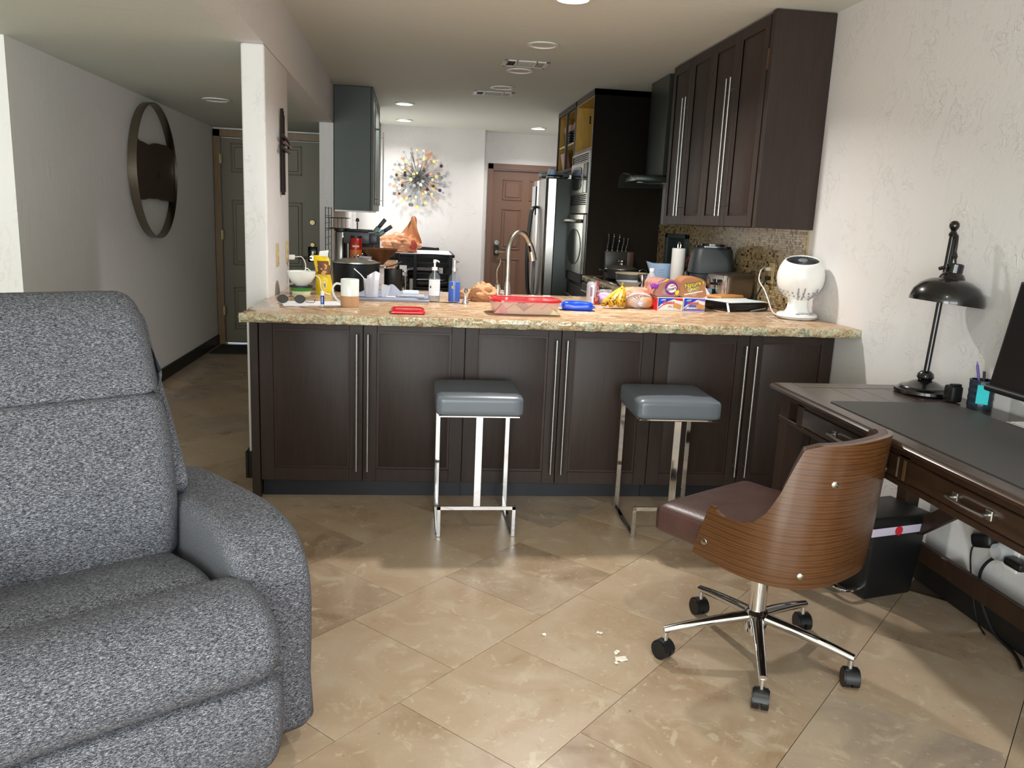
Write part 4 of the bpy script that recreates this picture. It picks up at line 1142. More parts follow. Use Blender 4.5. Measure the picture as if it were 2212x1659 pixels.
b = bm_(); frus(b, -.030, -.024, .276, .197, .294, -.024, -.018, .268, .19, .336, bev=.010); obj('lid', b, M_BLK, t)
b = bm_(); tube(b, [(.01, .03, .045), (-.055, .02, .040), (-.078, .04, .038), (-.078, .11, .038), (-.055, .135, .040), (.01, .13, .045)], .009, 8, 3, flat=(1.3, .6)); obj('pedal', b, M_CHROME, t)

# ============================================================ WALL PIECES
# round hall decoration: oval steel hoop with a dark live-edge wood panel
t = thing('hoop_decoration', 'round steel hoop with a dark live-edge wood plank across it on the hall wall', 'wall decoration', (-1.946, 6.43, 1.60), 0)
RR = .485
b = bm_()
N2 = 72
prof = [(RR, .0), (RR, .058), (RR-.006, .058), (RR-.006, .0)]
rings = [[b.verts.new((p[1], p[0]*cos(2*pi*i/N2), p[0]*sin(2*pi*i/N2))) for p in prof] for i in range(N2)]
for i in range(N2):
    A, B = rings[i], rings[(i+1) % N2]
    for k in range(4): b.faces.new((A[k], A[(k+1) % 4], B[(k+1) % 4], B[k]))
bmesh.ops.transform(b, matrix=T(.004, 0, 0), verts=b.verts)
obj('hoop', b, mat('hoop_steel', '#8a8172', .28, 1.), t)
b = bm_(); wy = [-.47+.94*i/24 for i in range(25)]
top = [(y, .195+.014*sin(y*9)+.004*sin(y*23+1)+(.02 if y < -.38 else 0)) for y in wy]; bot = [(y, -.205+.008*sin(y*7+2)+.003*sin(y*27)) for y in wy]
poly = top + bot[::-1]
def clampc(p):
    y, z = p; r_ = math.hypot(y, z); return (y, z) if r_ < RR-.008 else (y*(RR-.008)/r_, z*(RR-.008)/r_)
poly = [clampc(p) for p in poly]
prism(b, poly, .022, .045, M=Matrix(((0, 0, 1, 0), (1, 0, 0, 0), (0, 1, 0, 0), (0, 0, 0, 1))))
obj('wood_plank', b, wood('walnut_plank', '#2a1509', '#3b2012', (4, .8, 6), .5), t)
b = bm_(); rbox(b, .006, .03, .05, .003, (0, 0, 0), 4, wrinkle=.006, M=T(.046, .06, -.03)); obj('knot', b, M_BLKM, t)
for s in (-.35, .35):
    b = bm_(); box(b, .0, s-.02, .0, .022, s+.02, .04); obj('bracket', b, M_BLKM, t)
# cross of nails
t = thing('metal_cross', 'narrow dark metal cross made of rods on the side of the white column', 'cross', (XB, 4.555, 1.655), 0)
MC = mat('cross_iron', '#2a2422', .4, .7); MC2 = mat('cross_rust', '#5a3f26', .45, .5)
for i, (y, z0, z1, m_) in enumerate(((-.032, -.20, .225, MC), (-.012, -.215, .215, MC), (.012, -.20, .195, MC2))):
    b = bm_(); cyl(b, (.014, y, z0), (.014, y, z1), .0095, .008, 10); obj('upright_rod', b, m_, t)
for i, (z, y0, y1, x) in enumerate(((.078, -.115, .06, .03), (.045, -.085, .12, .035), (.02, -.12, .09, .03))):
    b = bm_(); cyl(b, (x, y0, z+.005), (x, y1, z-.008), .0095, n=10); obj('cross_rod', b, MC if i != 1 else mat('cross_copper', '#5b3a3c', .35, .6), t)
b = bm_(); tube(b, [(.02, -.05, .09), (.045, .0, .05), (.02, .05, .01)], .004, 6, 3); obj('binding', b, MC, t)
# switch plates on the column side face
def plate(name, label, loc, rz, kind, col=M_ALM, grp=None):
    t = thing(name, label, 'outlet' if kind == 'outlet' else 'switch', loc, rz, grp)
    b = bm_(); box(b, -.037, -.005, -.06, .037, 0, .06, bev=.003, seg=2); obj('plate', b, col, t)
    if kind == 'outlet':
        for z in (.025, -.025):
            b = bm_(); box(b, -.017, -.0075, z-.014, .017, -.004, z+.014, bev=.004, seg=1); obj('socket', b, col, t)
    else:
        b = bm_(); box(b, -.006, -.012, -.012, .006, -.004, .012, bev=.002, seg=1); obj('toggle', b, col, t)
    for z in (.045, -.045) if kind != 'outlet' else (0,):
        b = bm_(); cyl(b, (0, -.0052, z), (0, -.0062, z), .003, n=10); obj('screw', b, M_STEEL, t)
    return t
plate('light_switch', 'almond light switch plate on the side of the white column', (XB, 4.395, 1.13), 90, 'switch')
plate('power_socket', 'almond outlet with a white charger plugged in beside the column corner', (XB, 4.72, 1.13), 90, 'outlet')
plate('power_socket', 'almond outlet on the mosaic backsplash behind the fan', (2.0555, 4.475, 1.125), -90, 'outlet')
t = thing('usb_charger', 'white cube charger plugged into the column outlet with its white cable', 'charger', (XB+.008, 4.735, 1.10), 0)
b = bm_(); rbox(b, .034, .028, .028, .004, (0, 0, 0), 3, M=T(.018, 0, .002)); obj('cube', b, M_WHITE, t)
b = bm_(); tube(b, [(.035, 0, .004), (.075, -.01, .004), (.10, -.05, -.035), (.098, -.10, -.09), (.09, -.16, -.125)], .0028, 8, 6); obj('cable', b, M_WHITE, t)
# sunburst
t = thing('sunburst', 'starburst wall art of thin metal rods tipped with coloured discs', 'wall art', (.040, 10.385, 1.815), 0)
cols = ['#9aa0a6', '#e8d48a', '#d9a07c', '#2b1c1e', '#f1ece4', '#6c6f6c', '#c98a5a', '#8d9198']
DM = [mat('disc_%s' % n, c_, .45) for n, c_ in zip(('silver', 'gold', 'peach', 'black', 'cream', 'grey', 'copper', 'slate'), cols)]
M_ROD = mat('thin_rod', '#5b5c5a', .4, .7)
disc_me = {}
for i in range(124):
    ang = i*2.39996+random.uniform(-.08, .08); ring = i % 4
    L = (.335, .285, .23, .175)[ring]+random.uniform(-.028, .022) if i > 10 else random.uniform(.05, .12)
    dep = .04+.05*random.random()
    p = Vector((L*cos(ang), -dep, L*sin(ang)))
    b = bm_(); cyl(b, (0, -.02, 0), p, .0017, n=5); obj('rod', b, M_ROD, t, smooth=0)
    r_ = random.choice((.014, .017, .021)); m_ = DM[random.randrange(8)]
    key = (r_, m_.name)
    if key not in disc_me:
        b = bm_(); cyl(b, (0, 0, 0), (0, -.004, 0), r_, n=16); o = obj('disc', b, m_, t); disc_me[key] = o.data
    else:
        o = bpy.data.objects.new('disc', disc_me[key]); COL.objects.link(o); o.parent = t
    o.location = p
b = bm_(); lathe(b, [(0, 0), (.03, 0), (.03, .02), (.018, .035), (0, .038)], 20, M=RX(90)); obj('hub', b, M_ROD, t)

# ============================================================ TABLE AND CHAIRS AT THE BACK
TY0, TY1, TX0, TX1, TZ = 8.95, 9.95, -.52, .45, .955
t = thing('counter_table', 'black counter-height dining table behind the granite counter', 'table', (0, 0, 0))
b = bm_(); box(b, TX0, TY0, TZ-.03, TX1, TY1, TZ, bev=.004); obj('tabletop', b, M_BLK, t)
b = bm_(); box(b, TX0+.03, TY0+.03, TZ-.13, TX1-.03, TY0+.05, TZ-.03); box(b, TX0+.03, TY1-.05, TZ-.13, TX1-.03, TY1-.03, TZ-.03)
box(b, TX0+.03, TY0+.05, TZ-.13, TX0+.05, TY1-.05, TZ-.03); box(b, TX1-.05, TY0+.05, TZ-.13, TX1-.03, TY1-.05, TZ-.03); obj('apron', b, M_BLK, t)
for x in (TX0+.055, TX1-.055):
    for y in (TY0+.055, TY1-.055):
        b = bm_(); box(b, x-.035, y-.035, 0, x+.035, y+.035, TZ-.03, bev=.004, seg=1); obj('leg', b, M_BLK, t)
b = bm_()
G = grid(b, lambda u, v: Vector((TX0+.02+(TX1-TX0-.05)*u, TY0+.005+(TY1-TY0-.02)*v, TZ+.003+.002*sin(u*9)*sin(v*7))), 20, 20)
H_ = grid(b, lambda u, v: Vector((TX0+.02+(TX1-TX0-.05)*u, TY0+.005-.002*v, TZ+.003-.014*v*(1+.5*sin(u*13)))), 20, 3)
tag(obj('tablecloth', b, M_CLOTHW), 'white cloth lying on the black table under the orange bag', 'tablecloth')
def tall_chair(x, y, rz, label):
    t = thing('counter_chair', label, 'chair', (x, y, 0), rz, 'black chairs round the back table')
    SH = .64
    b = bm_(); box(b, -.20, -.20, SH-.03, .20, .20, SH, bev=.006); obj('seat', b, M_BLK, t)
    for sx in (-1, 1):
        b = bm_(); box(b, sx*.18-.019, -.195, 0, sx*.18+.019, -.157, SH-.03, bev=.003, seg=1); obj('leg', b, M_BLK, t)
        b = bm_(); box(b, sx*.18-.019, .157, 0, sx*.18+.019, .195, .98, bev=.003, seg=1); obj('leg', b, M_BLK, t)
    for z0, z1 in ((.72, .78), (.84, .885), (.93, .975)):
        b = bm_()
        G = grid(b, lambda u, v: Vector((-.17+.34*u, .165+.02*sin(pi*u), z0+(z1-z0)*v+.008*sin(pi*u))), 12, 2)
        G2 = grid(b, lambda u, v: Vector((-.17+.34*u, .182+.02*sin(pi*u), z0+(z1-z0)*v+.008*sin(pi*u))), 12, 2)
        for i in range(11):
            for j in (0, 1): b.faces.new((G[i][j], G[i+1][j], G2[i+1][j], G2[i][j]))
        obj('back_slat', b, M_BLK, t)
    b = bm_()
    for z in (.22, .32): box(b, -.18, -.185, z, .18, -.167, z+.03)
    box(b, -.19, -.18, .26, -.172, .18, .29); box(b, .172, -.18, .26, .19, .18, .29); obj('rung', b, M_BLK, t)
    b = bm_(); rbox(b, .40, .40, .08, .035, (0, 0, .02), 6, M=T(0, -.01, SH+.042), wrinkle=.01, seed=x); obj('cushion', b, mat('black_vinyl', '#161416', .35), t)
    return t
tall_chair(.20, 8.62, 180, 'black chair with a black cushion in front of the table, behind the soap bottles')
tall_chair(-.29, 8.70, 165, 'black chair with black cushion before the table, left one behind the stock pot')
tall_chair(.12, 10.12, 0, 'black chair on the far side of the table against the sunburst wall')

# crumpled bags ------------------------------------------------
def vor(p):
    d_ = noise.voronoi(p)[0]
    return d_[1]-d_[0]
def crumple(sx, sy, sz, seed, amp=.25, n=14, M=None, base_flat=True, sub=3):
    b = bm_()
    bmesh.ops.create_icosphere(b, subdivisions=5 if sub == 3 else sub, radius=1)
    for v in b.verts:
        p = v.co.copy(); q = p*1.6+Vector((seed*3.1, seed, seed*.7))
        d = 1 + amp*(abs(noise.noise(q*1.1))*1.0-.3) + amp*.42*(.30-vor(q*.95+Vector((seed, 1, 2)))) + amp*.20*(.30-vor(q*2.1))
        ridg = 0
        p = p*(d+ridg)
        P = Vector((p.x*sx/2, p.y*sy/2, p.z*sz/2))
        if base_flat: P.z = max(P.z, -sz/2*.72) + sz/2*.72
        v.co = P
    if M is not None: bmesh.ops.transform(b, matrix=M, verts=b.verts)
    return b
t = thing('grocery_bag', 'tan plastic grocery bag with a red mark and looped handle on the back table', 'bag', (-.15, 9.15, TZ+.006), 0)
b = crumple(.42, .26, .24, 2.3, .42); obj('body', b, M_TANBAG, t, smooth=50)
b = bm_()
def hb(u, v):
    a = (u-.5)*2; z = .10+.26*v; w_ = .13*(1-v*.72)+.012*sin(u*14+v*5)
    return Vector((.10+.045*v+a*w_, -.02+.03*sin(v*6+u*9)*(1-v*.5), z+.03*cos(a*1.5)*v))
grid(b, hb, 18, 14); obj('upper_folds', b, M_TANBAG, t, smooth=30)
b = bm_(); tube(b, [(.10, 0, .33), (.125, .0, .385), (.155, .0, .395), (.175, .0, .36), (.17, 0, .30), (.165, 0, .22)], .012, 8, 5, flat=(1.4, .4)); obj('handle', b, M_TANBAG, t)
b = crumple(.075, .03, .12, 5.1, .3, M=T(.150, -.100, .03)); obj('print', b, mat('dull_red_print', '#a8402c', .45), t, label='red printed mark')

# ============================================================ THINGS ON THE BREAKFAST COUNTER
def ZP(x, y, z=CT): return (x, y, z)
# sunglasses
t = thing('sunglasses', 'dark sunglasses lying on the paper at the left end of the counter', 'sunglasses', (-.535, 3.905, CT+.002), 8)
for i, x in enumerate((-.072, .006)):
    b = bm_(); lens = [(x+.0235*cos(a)*(1+.06*cos(2*a)), .0195*sin(a)+.020) for a in [2*pi*k/24 for k in range(24)]]
    prism(b, lens, -.0012, .0012, M=RX(78)); obj('lens', b, mat('dark_lens', '#2a2624', .08), t)
    b = bm_(); tube(b, [(p[0], 0, p[1]) for p in lens]+[(lens[0][0], 0, lens[0][1])], .0013, 6); bmesh.ops.transform(b, matrix=RX(-12), verts=b.verts); obj('rim', b, M_BRONZE, t)
b = bm_(); tube(b, [(-.048, .006, .028), (-.033, .003, .034), (-.018, .006, .028)], .0015, 6, 4); obj('bridge', b, M_BRONZE, t)
for s in (-1, 1):
    b = bm_(); xx = -.095 if s < 0 else .030
    tube(b, [(xx, .008, .026), (xx+s*.004, .05, .024), (xx+s*.002, .10, .018), (xx-s*.004, .125, .006)], .0018, 6, 4); obj('temple', b, M_BRONZE, t)
b = bm_(); tube(b, [(.03, .008, .006), (.055, .004, .004), (.072, 0, .006), (.074, .0, .018)], .0015, 6, 4); obj('temple_tip', b, M_BRONZE, t)
b = bm_(); box(b, -.14, -.10, 0, .14, .10, .0012)
tag(obj('paper_sheet', b, M_PAPER), 'white paper sheet lying under the sunglasses on the counter', 'paper', loc=(-.475, 3.925, CT+.0002), rz=14)
# lip balm
t = thing('lip_balm', 'blue and white lip balm tube standing on the counter beside the mug', 'lip balm', (-.417, 3.835, CT), 0)
b = bm_(); cyl(b, (0, 0, 0), (0, 0, .010), .0088, n=20); cyl(b, (0, 0, .010), (0, 0, .0495), .0085, n=20, mi=1); obj('tube', b, [M_WHITE, mat('deep_blue', '#1b2f8f', .3)], t)
b = bm_(); cyl(b, (0, 0, .0497), (0, 0, .071), .0087, .0083, 20); obj('cap', b, M_WHITE, t)
b = bm_(); box(b, -.003, -.0092, .016, .003, -.008, .044); obj('label', b, mat('pale_blue', '#8fb6e6', .4), t)
# mug
t = thing('mug', 'tall white mug with a bare clay bottom and a big handle on the left', 'mug', (-.292, 3.845, CT), 0)
b = bm_(); lathe(b, [(0, .008), (.037, .010), (.0385, .128), (.0405, .130), (.0425, .127), (.0422, .052)], 40); obj('body', b, M_CER, t)
b = bm_(); lathe(b, [(0, 0), (.040, 0), (.0425, .003), (.0422, .052)], 40); obj('clay_bottom', b, M_TAN, t, label='unglazed tan clay lower third')
b = bm_(); tube(b, [(-.038, 0, .104), (-.062, 0, .106), (-.078, 0, .088), (-.076, 0, .062), (-.062, 0, .036), (-.036, 0, .016)], .0062, 10, 6, flat=(1.2, .9)); obj('handle', b, M_CER, t)
# tub with green band, bowl on it
t = thing('margarine_tub', 'round white tub with a green band and black lid under the white bowl', 'tub', (-.585, 4.37, CT), 0)
b = bm_(); lathe(b, [(0, 0), (.047, 0), (.051, .018)], 32); lathe(b, [(.051, .018), (.056, .040)], 32, mi=1); obj('tub', b, [mat('pale_label', '#d8dcc4', .4), mat('green_band', '#3f8a3c', .4)], t)
b = bm_(); lathe(b, [(0, .046), (.058, .046), (.0605, .044), (.0605, .038), (.056, .038)], 32); obj('lid', b, M_BLK, t)
t = thing('bowl', 'white ceramic bowl standing on the green banded tub', 'bowl', (-.582, 4.37, CT+.0465), 0)
b = bm_(); lathe(b, [(0, .0), (.032, 0), (.034, .004), (.055, .022), (.069, .048), (.0735, .074), (.0715, .0745), (.067, .050), (.053, .026), (.030, .010), (0, .009)], 44); obj('body', b, M_CER, t)
b = bm_(); tube(b, [(-.02, 0, .012), (.01, .01, .05), (.02, .02, .088), (.04, .02, .078), (.055, .01, .060), (.09, .01, .04), (.10, .0, -.01), (.12, -.01, -.035), (.15, 0, -.044)], .0024, 8, 6)
tag(obj('loose_cable', b, M_WHITE), 'white cable looping out of the white bowl onto the counter', 'cable', loc=(-.582, 4.37, CT+.0465))
# snack pouch
t = thing('snack_pouch', 'yellow stand-up pouch of nuts with a torn white top', 'pouch', (-.474, 4.40, CT), -14)
def pouch(u, v, s):
    w = .043+.003*sin(v*9)-.009*max(0, v-.75)*4*.5; d = .024*(1-v)**.6+.003
    return Vector(((u*2-1)*w+.006*sin(v*4)-.008*v, s*d*(1-(u*2-1)**2)**.7+.004*sin(v*11+u*5), .205*v))
b = bm_()
grid(b, lambda u, v: pouch(u, v, -1), 16, 30); grid(b, lambda u, v: pouch(u, v, 1), 16, 30)
for f in b.faces:
    c_ = f.calc_center_median()
    f.material_index = 1 if (.105 < c_.z < .175 and c_.x > -.028 and c_.y < 0) else 0
obj('pouch', b, [M_YEL, M_BROWNP], t, smooth=60)
b = bm_()
for i in range(14):
    x = random.uniform(-.006, .022); z = random.uniform(.110, .165)
    lathe(b, [(0, -.003), (.005, -.002), (.006, 0), (.005, .002), (0, .003)], 10, M=T(x, -.0225+ (z-.1)*.17, z) @ RX(80) @ RZ(i*40) @ Matrix.Diagonal((1.4, 1, .5, 1)))
obj('nut_print', b, mat('nut_tan', '#cfa36a', .5), t)
b = bm_(); box(b, .004, -.0290, .030, .024, -.0275, .066, M=RX(-6)); obj('barcode_label', b, M_WHITE, t)
b = bm_()
for k in range(9): box(b, .0065+k*.0018, -.0296, .036, .0073+k*.0018, -.0288, .056, M=RX(-6))
obj('barcode', b, M_CHAR, t)
b = bm_(); grid(b, lambda u, v: Vector((-.022+.05*u, -.003+.012*v*v, .200+.026*v+.008*u*v)), 6, 6); grid(b, lambda u, v: Vector((-.022+.05*u, -.002+.012*v*v, .200+.026*v+.008*u*v)), 6, 6); obj('torn_top', b, M_WHITE, t)
# stock pot with glass lid
t = thing('stock_pot', 'large dark stock pot with a domed glass lid on the counter behind the mug', 'pot', (-.318, 4.66, CT), 0)
b = bm_(); lathe(b, [(0, .004), (.12, .004), (.126, .014), (.130, .148), (.132, .155), (.128, .155), (.122, .016), (0, .012)], 48); obj('pot', b, mat('hard_anodised', '#23282e', .35, .6), t)
b = bm_(); lathe(b, [(.131, .157), (.133, .160), (.129, .164), (.10, .175), (.06, .183), (.02, .186), (0, .186)], 48); obj('lid', b, mat('lid_glass', '#8d887c', .04, .3, Alpha=.6), t, label='clear glass lid')
b = bm_(); lathe(b, [(.128, .156), (.1335, .158), (.1335, .164), (.128, .165)], 48); obj('lid_rim', b, M_STEEL, t)
b = bm_(); lathe(b, [(0, .186), (.016, .186), (.012, .190), (.022, .198), (.020, .203), (0, .205)], 24); obj('knob', b, M_STEEL, t)
for s in (-1, 1):
    b = bm_(); tube(b, [(s*.128, -.035, .135), (s*.165, -.030, .140), (s*.168, .03, .140), (s*.128, .035, .135)], .005, 8, 4); obj('handle', b, M_STEEL, t)
b = bm_(); lathe(b, [(0, 0), (.030, 0), (.046, .012), (.052, .030), (.048, .031), (.040, .014), (0, .006)], 28)
tag(obj('glass_dish', b, M_PLCLEAR), 'small clear dish standing on the counter behind the stock pot lid', 'dish', loc=(-.30, 5.03, CT+.145))
b = bm_(); lathe(b, [(0, 0), (.06, 0), (.062, .01), (.058, .142), (.05, .144), (0, .144)], 28)
tag(obj('canister', b, M_CHAR), 'dark canister behind the stock pot carrying the clear dish', 'canister', loc=(-.31, 5.03, CT))
# second dark pan right of the stock pot
t = thing('saucepan', 'black saucepan behind the grey towel, right of the stock pot', 'pan', (-.112, 4.69, CT), 0)
b = bm_(); lathe(b, [(0, .003), (.046, .003), (.052, .012), (.052, .128), (.048, .128), (.044, .014), (0, .010)], 36); obj('pan', b, M_BLK, t)
b = bm_(); tube(b, [(.05, 0, .115), (.066, -.02, .115), (.070, -.02, .05), (.070, -.02, .0)], .004, 8, 4); obj('handle', b, M_STEEL, t)
b = bm_(); tube(b, [(-.09, -.02, .135), (-.05, -.04, .140), (.0, -.02, .150), (.045, .0, .172)], .008, 8, 4, flat=(1.5, .4)); obj('ladle', b, M_STEEL, t)
# wooden bowl on a jar
t = thing('wooden_bowl', 'wide conical dark wooden bowl perched on a glass jar behind the stock pot', 'bowl', (-.205, 5.10, CT+.125), 0)
b = bm_(); lathe(b, [(0, 0), (.022, 0), (.03, .012), (.085, .064), (.112, .098), (.108, .099), (.08, .068), (.026, .018), (0, .014)], 40); obj('body', b, M_WOODB, t)
b = bm_(); lathe(b, [(0, 0), (.045, 0), (.048, .01), (.044, .10), (.030, .122), (.0, .1225)], 28)
tag(obj('glass_jar', b, M_PLCLEAR), 'glass jar under the conical wooden bowl', 'jar', loc=(-.205, 5.10, CT))
# towel with things on it
t = thing('drying_towel', 'folded grey-lavender towel spread on the counter behind the mug', 'towel', (-.10, 4.26, CT), -2)
def tow(u, v, z0):
    x = -.20+.385*u; y = -.15+.30*v
    hump = .055*math.exp(-((x+.02)/.045)**2-((y-.12)/.05)**2)+.03*math.exp(-((x+.13)/.05)**2-((y-.13)/.05)**2)
    return Vector((x+.004*sin(v*9), y+.004*sin(u*11), z0+hump+.0012*sin(u*30)*sin(v*24)))
b = bm_(); A = grid(b, lambda u, v: tow(u, v, .012), 40, 32); B = grid(b, lambda u, v: tow(u, v, .001), 40, 32)
for i in range(39):
    b.faces.new((A[i][0], A[i+1][0], B[i+1][0], B[i][0])); b.faces.new((A[i][-1], A[i+1][-1], B[i+1][-1], B[i][-1]))
for j in range(31):
    b.faces.new((A[0][j], A[0][j+1], B[0][j+1], B[0][j])); b.faces.new((A[-1][j], A[-1][j+1], B[-1][j+1], B[-1][j]))
obj('cloth', b, M_LAV, t, smooth=60)
t = thing('glass_tumbler', 'clear plastic tumbler holding a napkin and a straw on the grey towel', 'tumbler', (-.21, 4.19, CT+.014), 0)
b = bm_(); lathe(b, [(0, 0), (.034, 0), (.042, .092), (.0405, .092), (.033, .004), (0, .004)], 28); obj('cup', b, M_PLCLEAR, t)
b = bm_(); grid(b, lambda u, v: Vector((-.02+.05*u+.012*v, -.01+.012*sin(u*8), .01+.125*v*(1-.25*abs(u-.6)))), 10, 8); grid(b, lambda u, v: Vector((-.012+.045*u-.012*v, .012+.010*sin(u*8+2), .01+.108*v*(1-.3*abs(u-.4)))), 10, 8)
tag(obj('napkin', b, M_PAPER), 'white folded napkin standing in the clear tumbler', 'napkin', loc=(-.21, 4.19, CT+.014))
b = bm_(); tube(b, [(.005, .0, .012), (-.038, 0, .094), (-.088, 0, .142)], .0025, 8, 3)
tag(obj('straw', b, M_WHITE), 'white straw leaning out of the clear tumbler to the left', 'straw', loc=(-.21, 4.19, CT+.014))
t = thing('small_cup', 'small white measuring cup lying beside the tumbler on the grey towel', 'cup', (-.145, 4.22, CT+.013), 0)
b = bm_(); lathe(b, [(0, 0), (.018, 0), (.026, .062), (.0245, .062), (.017, .003), (0, .003)], 24, M=RY(8)); obj('cup', b, M_PLCLEAR, t)
b = bm_(); rbox(b, .05, .012, .006, .0025, (0, 0, 0), 3, M=T(.035, -.02, .004)); obj('handle', b, M_WHITE, t)
t = thing('clear_lid', 'clear plastic container with a white lid lying on the right of the towel', 'container', (-.01, 4.28, CT+.0135), 0)
b = bm_(); rbox(b, .145, .10, .012, .005, (0, 0, 0), 4, M=T(0, 0, .007)); obj('tray', b, M_PLCLEAR, t)
b = bm_(); rbox(b, .085, .06, .02, .006, (0, 0, 0), 4, M=T(.0, 0, .023)); obj('lid', b, mat('pale_blue_white', '#cfdae8', .3), t)
# soap bottles
def pump(name, label, x, y, m_liq, level, m_pump, col_label):
    t = thing(name, label, 'bottle', (x, y, CT), 0)
    b = bm_(); lathe(b, [(0, .0), (.029, .0), (.0315, .004), (.0315, .118), (.027, .136), (.015, .150), (.0125, .154), (.0125, .166)], 36)
    lathe(b, [(.0112, .166), (.0112, .153), (.0255, .134), (.0298, .118), (.0298, .007), (0, .006)], 36); obj('bottle', b, M_GLASSMAT, t)
    b = bm_(); lathe(b, [(0, .0065), (.0296, .0072), (.0296, level), (0, level)], 36); obj('liquid', b, m_liq, t)
    b = bm_(); cyl(b, (0, 0, .162), (0, 0, .178), .0145, n=24); cyl(b, (0, 0, .178), (0, 0, .200), .005, n=12); cyl(b, (0, 0, .200), (0, 0, .216), .0085, .008, n=18)
    tube(b, [(0, 0, .210), (.012, -.01, .211), (.022, -.02, .205)], .0038, 8, 3); cyl(b, (0, 0, .012), (0, 0, .162), .003, n=8); obj('pump', b, m_pump, t)
    return t
t = pump('soap_bottle', 'clear pump bottle with a white label and white pump, left of the blue one', .110, 4.185, M_SOAPC, .118, M_WHITE, 0)
b = bm_(); G = grid(b, lambda u, v: Vector((.0318*sin((u-.5)*2.1), -.0318*cos((u-.5)*2.1), .034+.082*v)), 16, 3); obj('label', b, M_PAPER, t)
b = bm_(); lathe(b, [(0, 0), (.0065, 0), (.0065, .0006), (0, .0006)], 20, M=T(-.018, -.0275, .078) @ RX(90) @ RY(33)); obj('label_dot', b, mat('green_dot', '#2c4a3c', .5), t)
b = bm_()
for k in range(7): G = grid(b, lambda u, v: Vector((.0321*sin(.15+u*.75), -.0321*cos(.15+u*.75), .108-k*.008+.0012*v)), 6, 2)
obj('label_lines', b, mat('pale_print', '#b9b3c2', .6), t)
t = pump('soap_bottle', 'clear pump bottle filled with bright blue soap and a chrome pump', .212, 4.17, M_BSOAP, .108, M_CHROME, 0)
b = bm_(); lathe(b, [(0, 0), (.0085, 0), (.0085, .0006), (0, .0006)], 20, M=T(-.0085, -.0318, .082) @ RX(90) @ RY(15)); obj('seal', b, mat('gold_seal', '#b79a4a', .4), t)
# steel pepper mill
t = thing('pepper_mill', 'small stainless mill standing right of the blue soap bottle', 'mill', (.270, 4.135, CT), 0)
b = bm_(); lathe(b, [(0, 0), (.017, 0), (.0185, .006), (.012, .024), (.0115, .034), (.017, .052), (.0185, .056), (.0, .057)], 28); obj('body', b, M_CHROME, t)
b = bm_(); lathe(b, [(0, .0575), (.006, .0575), (.008, .062), (.012, .066), (.006, .078), (0, .080)], 24); obj('knob', b, M_CHROME, t)
# paper bag
b = crumple(.15, .12, .115, 3.3, .5, sub=4); o = obj('paper_bag', b, M_KRAFT, smooth=14); tag(o, 'crumpled tan paper bag behind the red-lidded tub, left of the faucet', 'bag', loc=(.375, 4.30, CT), rz=10)
b = crumple(.12, .06, .06, 4.2, .3, sub=4); o = obj('paper_scrap', b, M_KRAFT, smooth=14); tag(o, 'low crumpled tan paper scrap beside the steel mill', 'paper', loc=(.30, 4.41, CT))
# faucet
t = thing('faucet', 'tall satin nickel pull-down kitchen faucet arching over the sink', 'faucet', (.515, 4.42, CT), 0)
b = bm_(); lathe(b, [(0, 0), (.030, 0), (.030, .006), (.024, .012), (.021, .06), (.017, .10)], 28); obj('base', b, M_NICKEL, t)
dx, dy = .62, .78
sp = [(0, 0, .05), (0, 0, .18), (.0, .0, .275), (.014, .012, .33), (.05, .04, .366), (.09, .065, .358), (.118, .085, .320), (.128, .09, .295)]
b = bm_(); tube(b, sp, .0145, 14, 8); obj('spout', b, M_NICKEL, t)
b = bm_(); tube(b, [(.124, .088, .310), (.135, .094, .280), (.150, .102, .215)], lambda q: .0155+.008*q, 16, 4); obj('spray_head', b, M_NICKEL, t)
b = bm_(); tube(b, [(.122, .068, .295), (.131, .068, .262)], .007, 8); obj('spray_button', b, M_BLKG, t)
b = bm_(); lathe(b, [(0, 0), (.024, 0), (.021, .03), (.020, .06), (.015, .082), (0, .088)], 24, M=T(-.052, .0, 0) @ RY(0)); cyl(b, (-.05, 0, .045), (0, 0, .03), .016)
obj('valve_body', b, M_NICKEL, t)
b = bm_(); tube(b, [(-.052, 0, .075), (-.060, -.004, .12), (-.062, -.008, .16), (-.045, -.01, .205), (-.045, -.01, .222)], lambda q: .008+.0045*sin(q*pi)+.003*q, 12, 5, flat=(1.2, .55)); obj('handle', b, M_NICKEL, t)
# red lid
t = thing('square_lid', 'square red plastic lid lying flat near the counter edge', 'lid', (-.02, 3.665, CT), 2)
b = bm_(); rbox(b, .152, .145, .018, .009, (0, 0, 0), 8, M=T(0, 0, .009)); obj('lid', b, M_RED, t)
b = bm_(); tube(b, sm2([(-.058, -.055), (.058, -.055), (.058, .055), (-.058, .055)], 5) and [(x, y, .0185) for x, y in sm2([(-.058, -.055), (.058, -.055), (.058, .055), (-.058, .055)], 5)]+[(-.058, -.055, .0185)], .003, 8); obj('rim', b, M_RED, t)
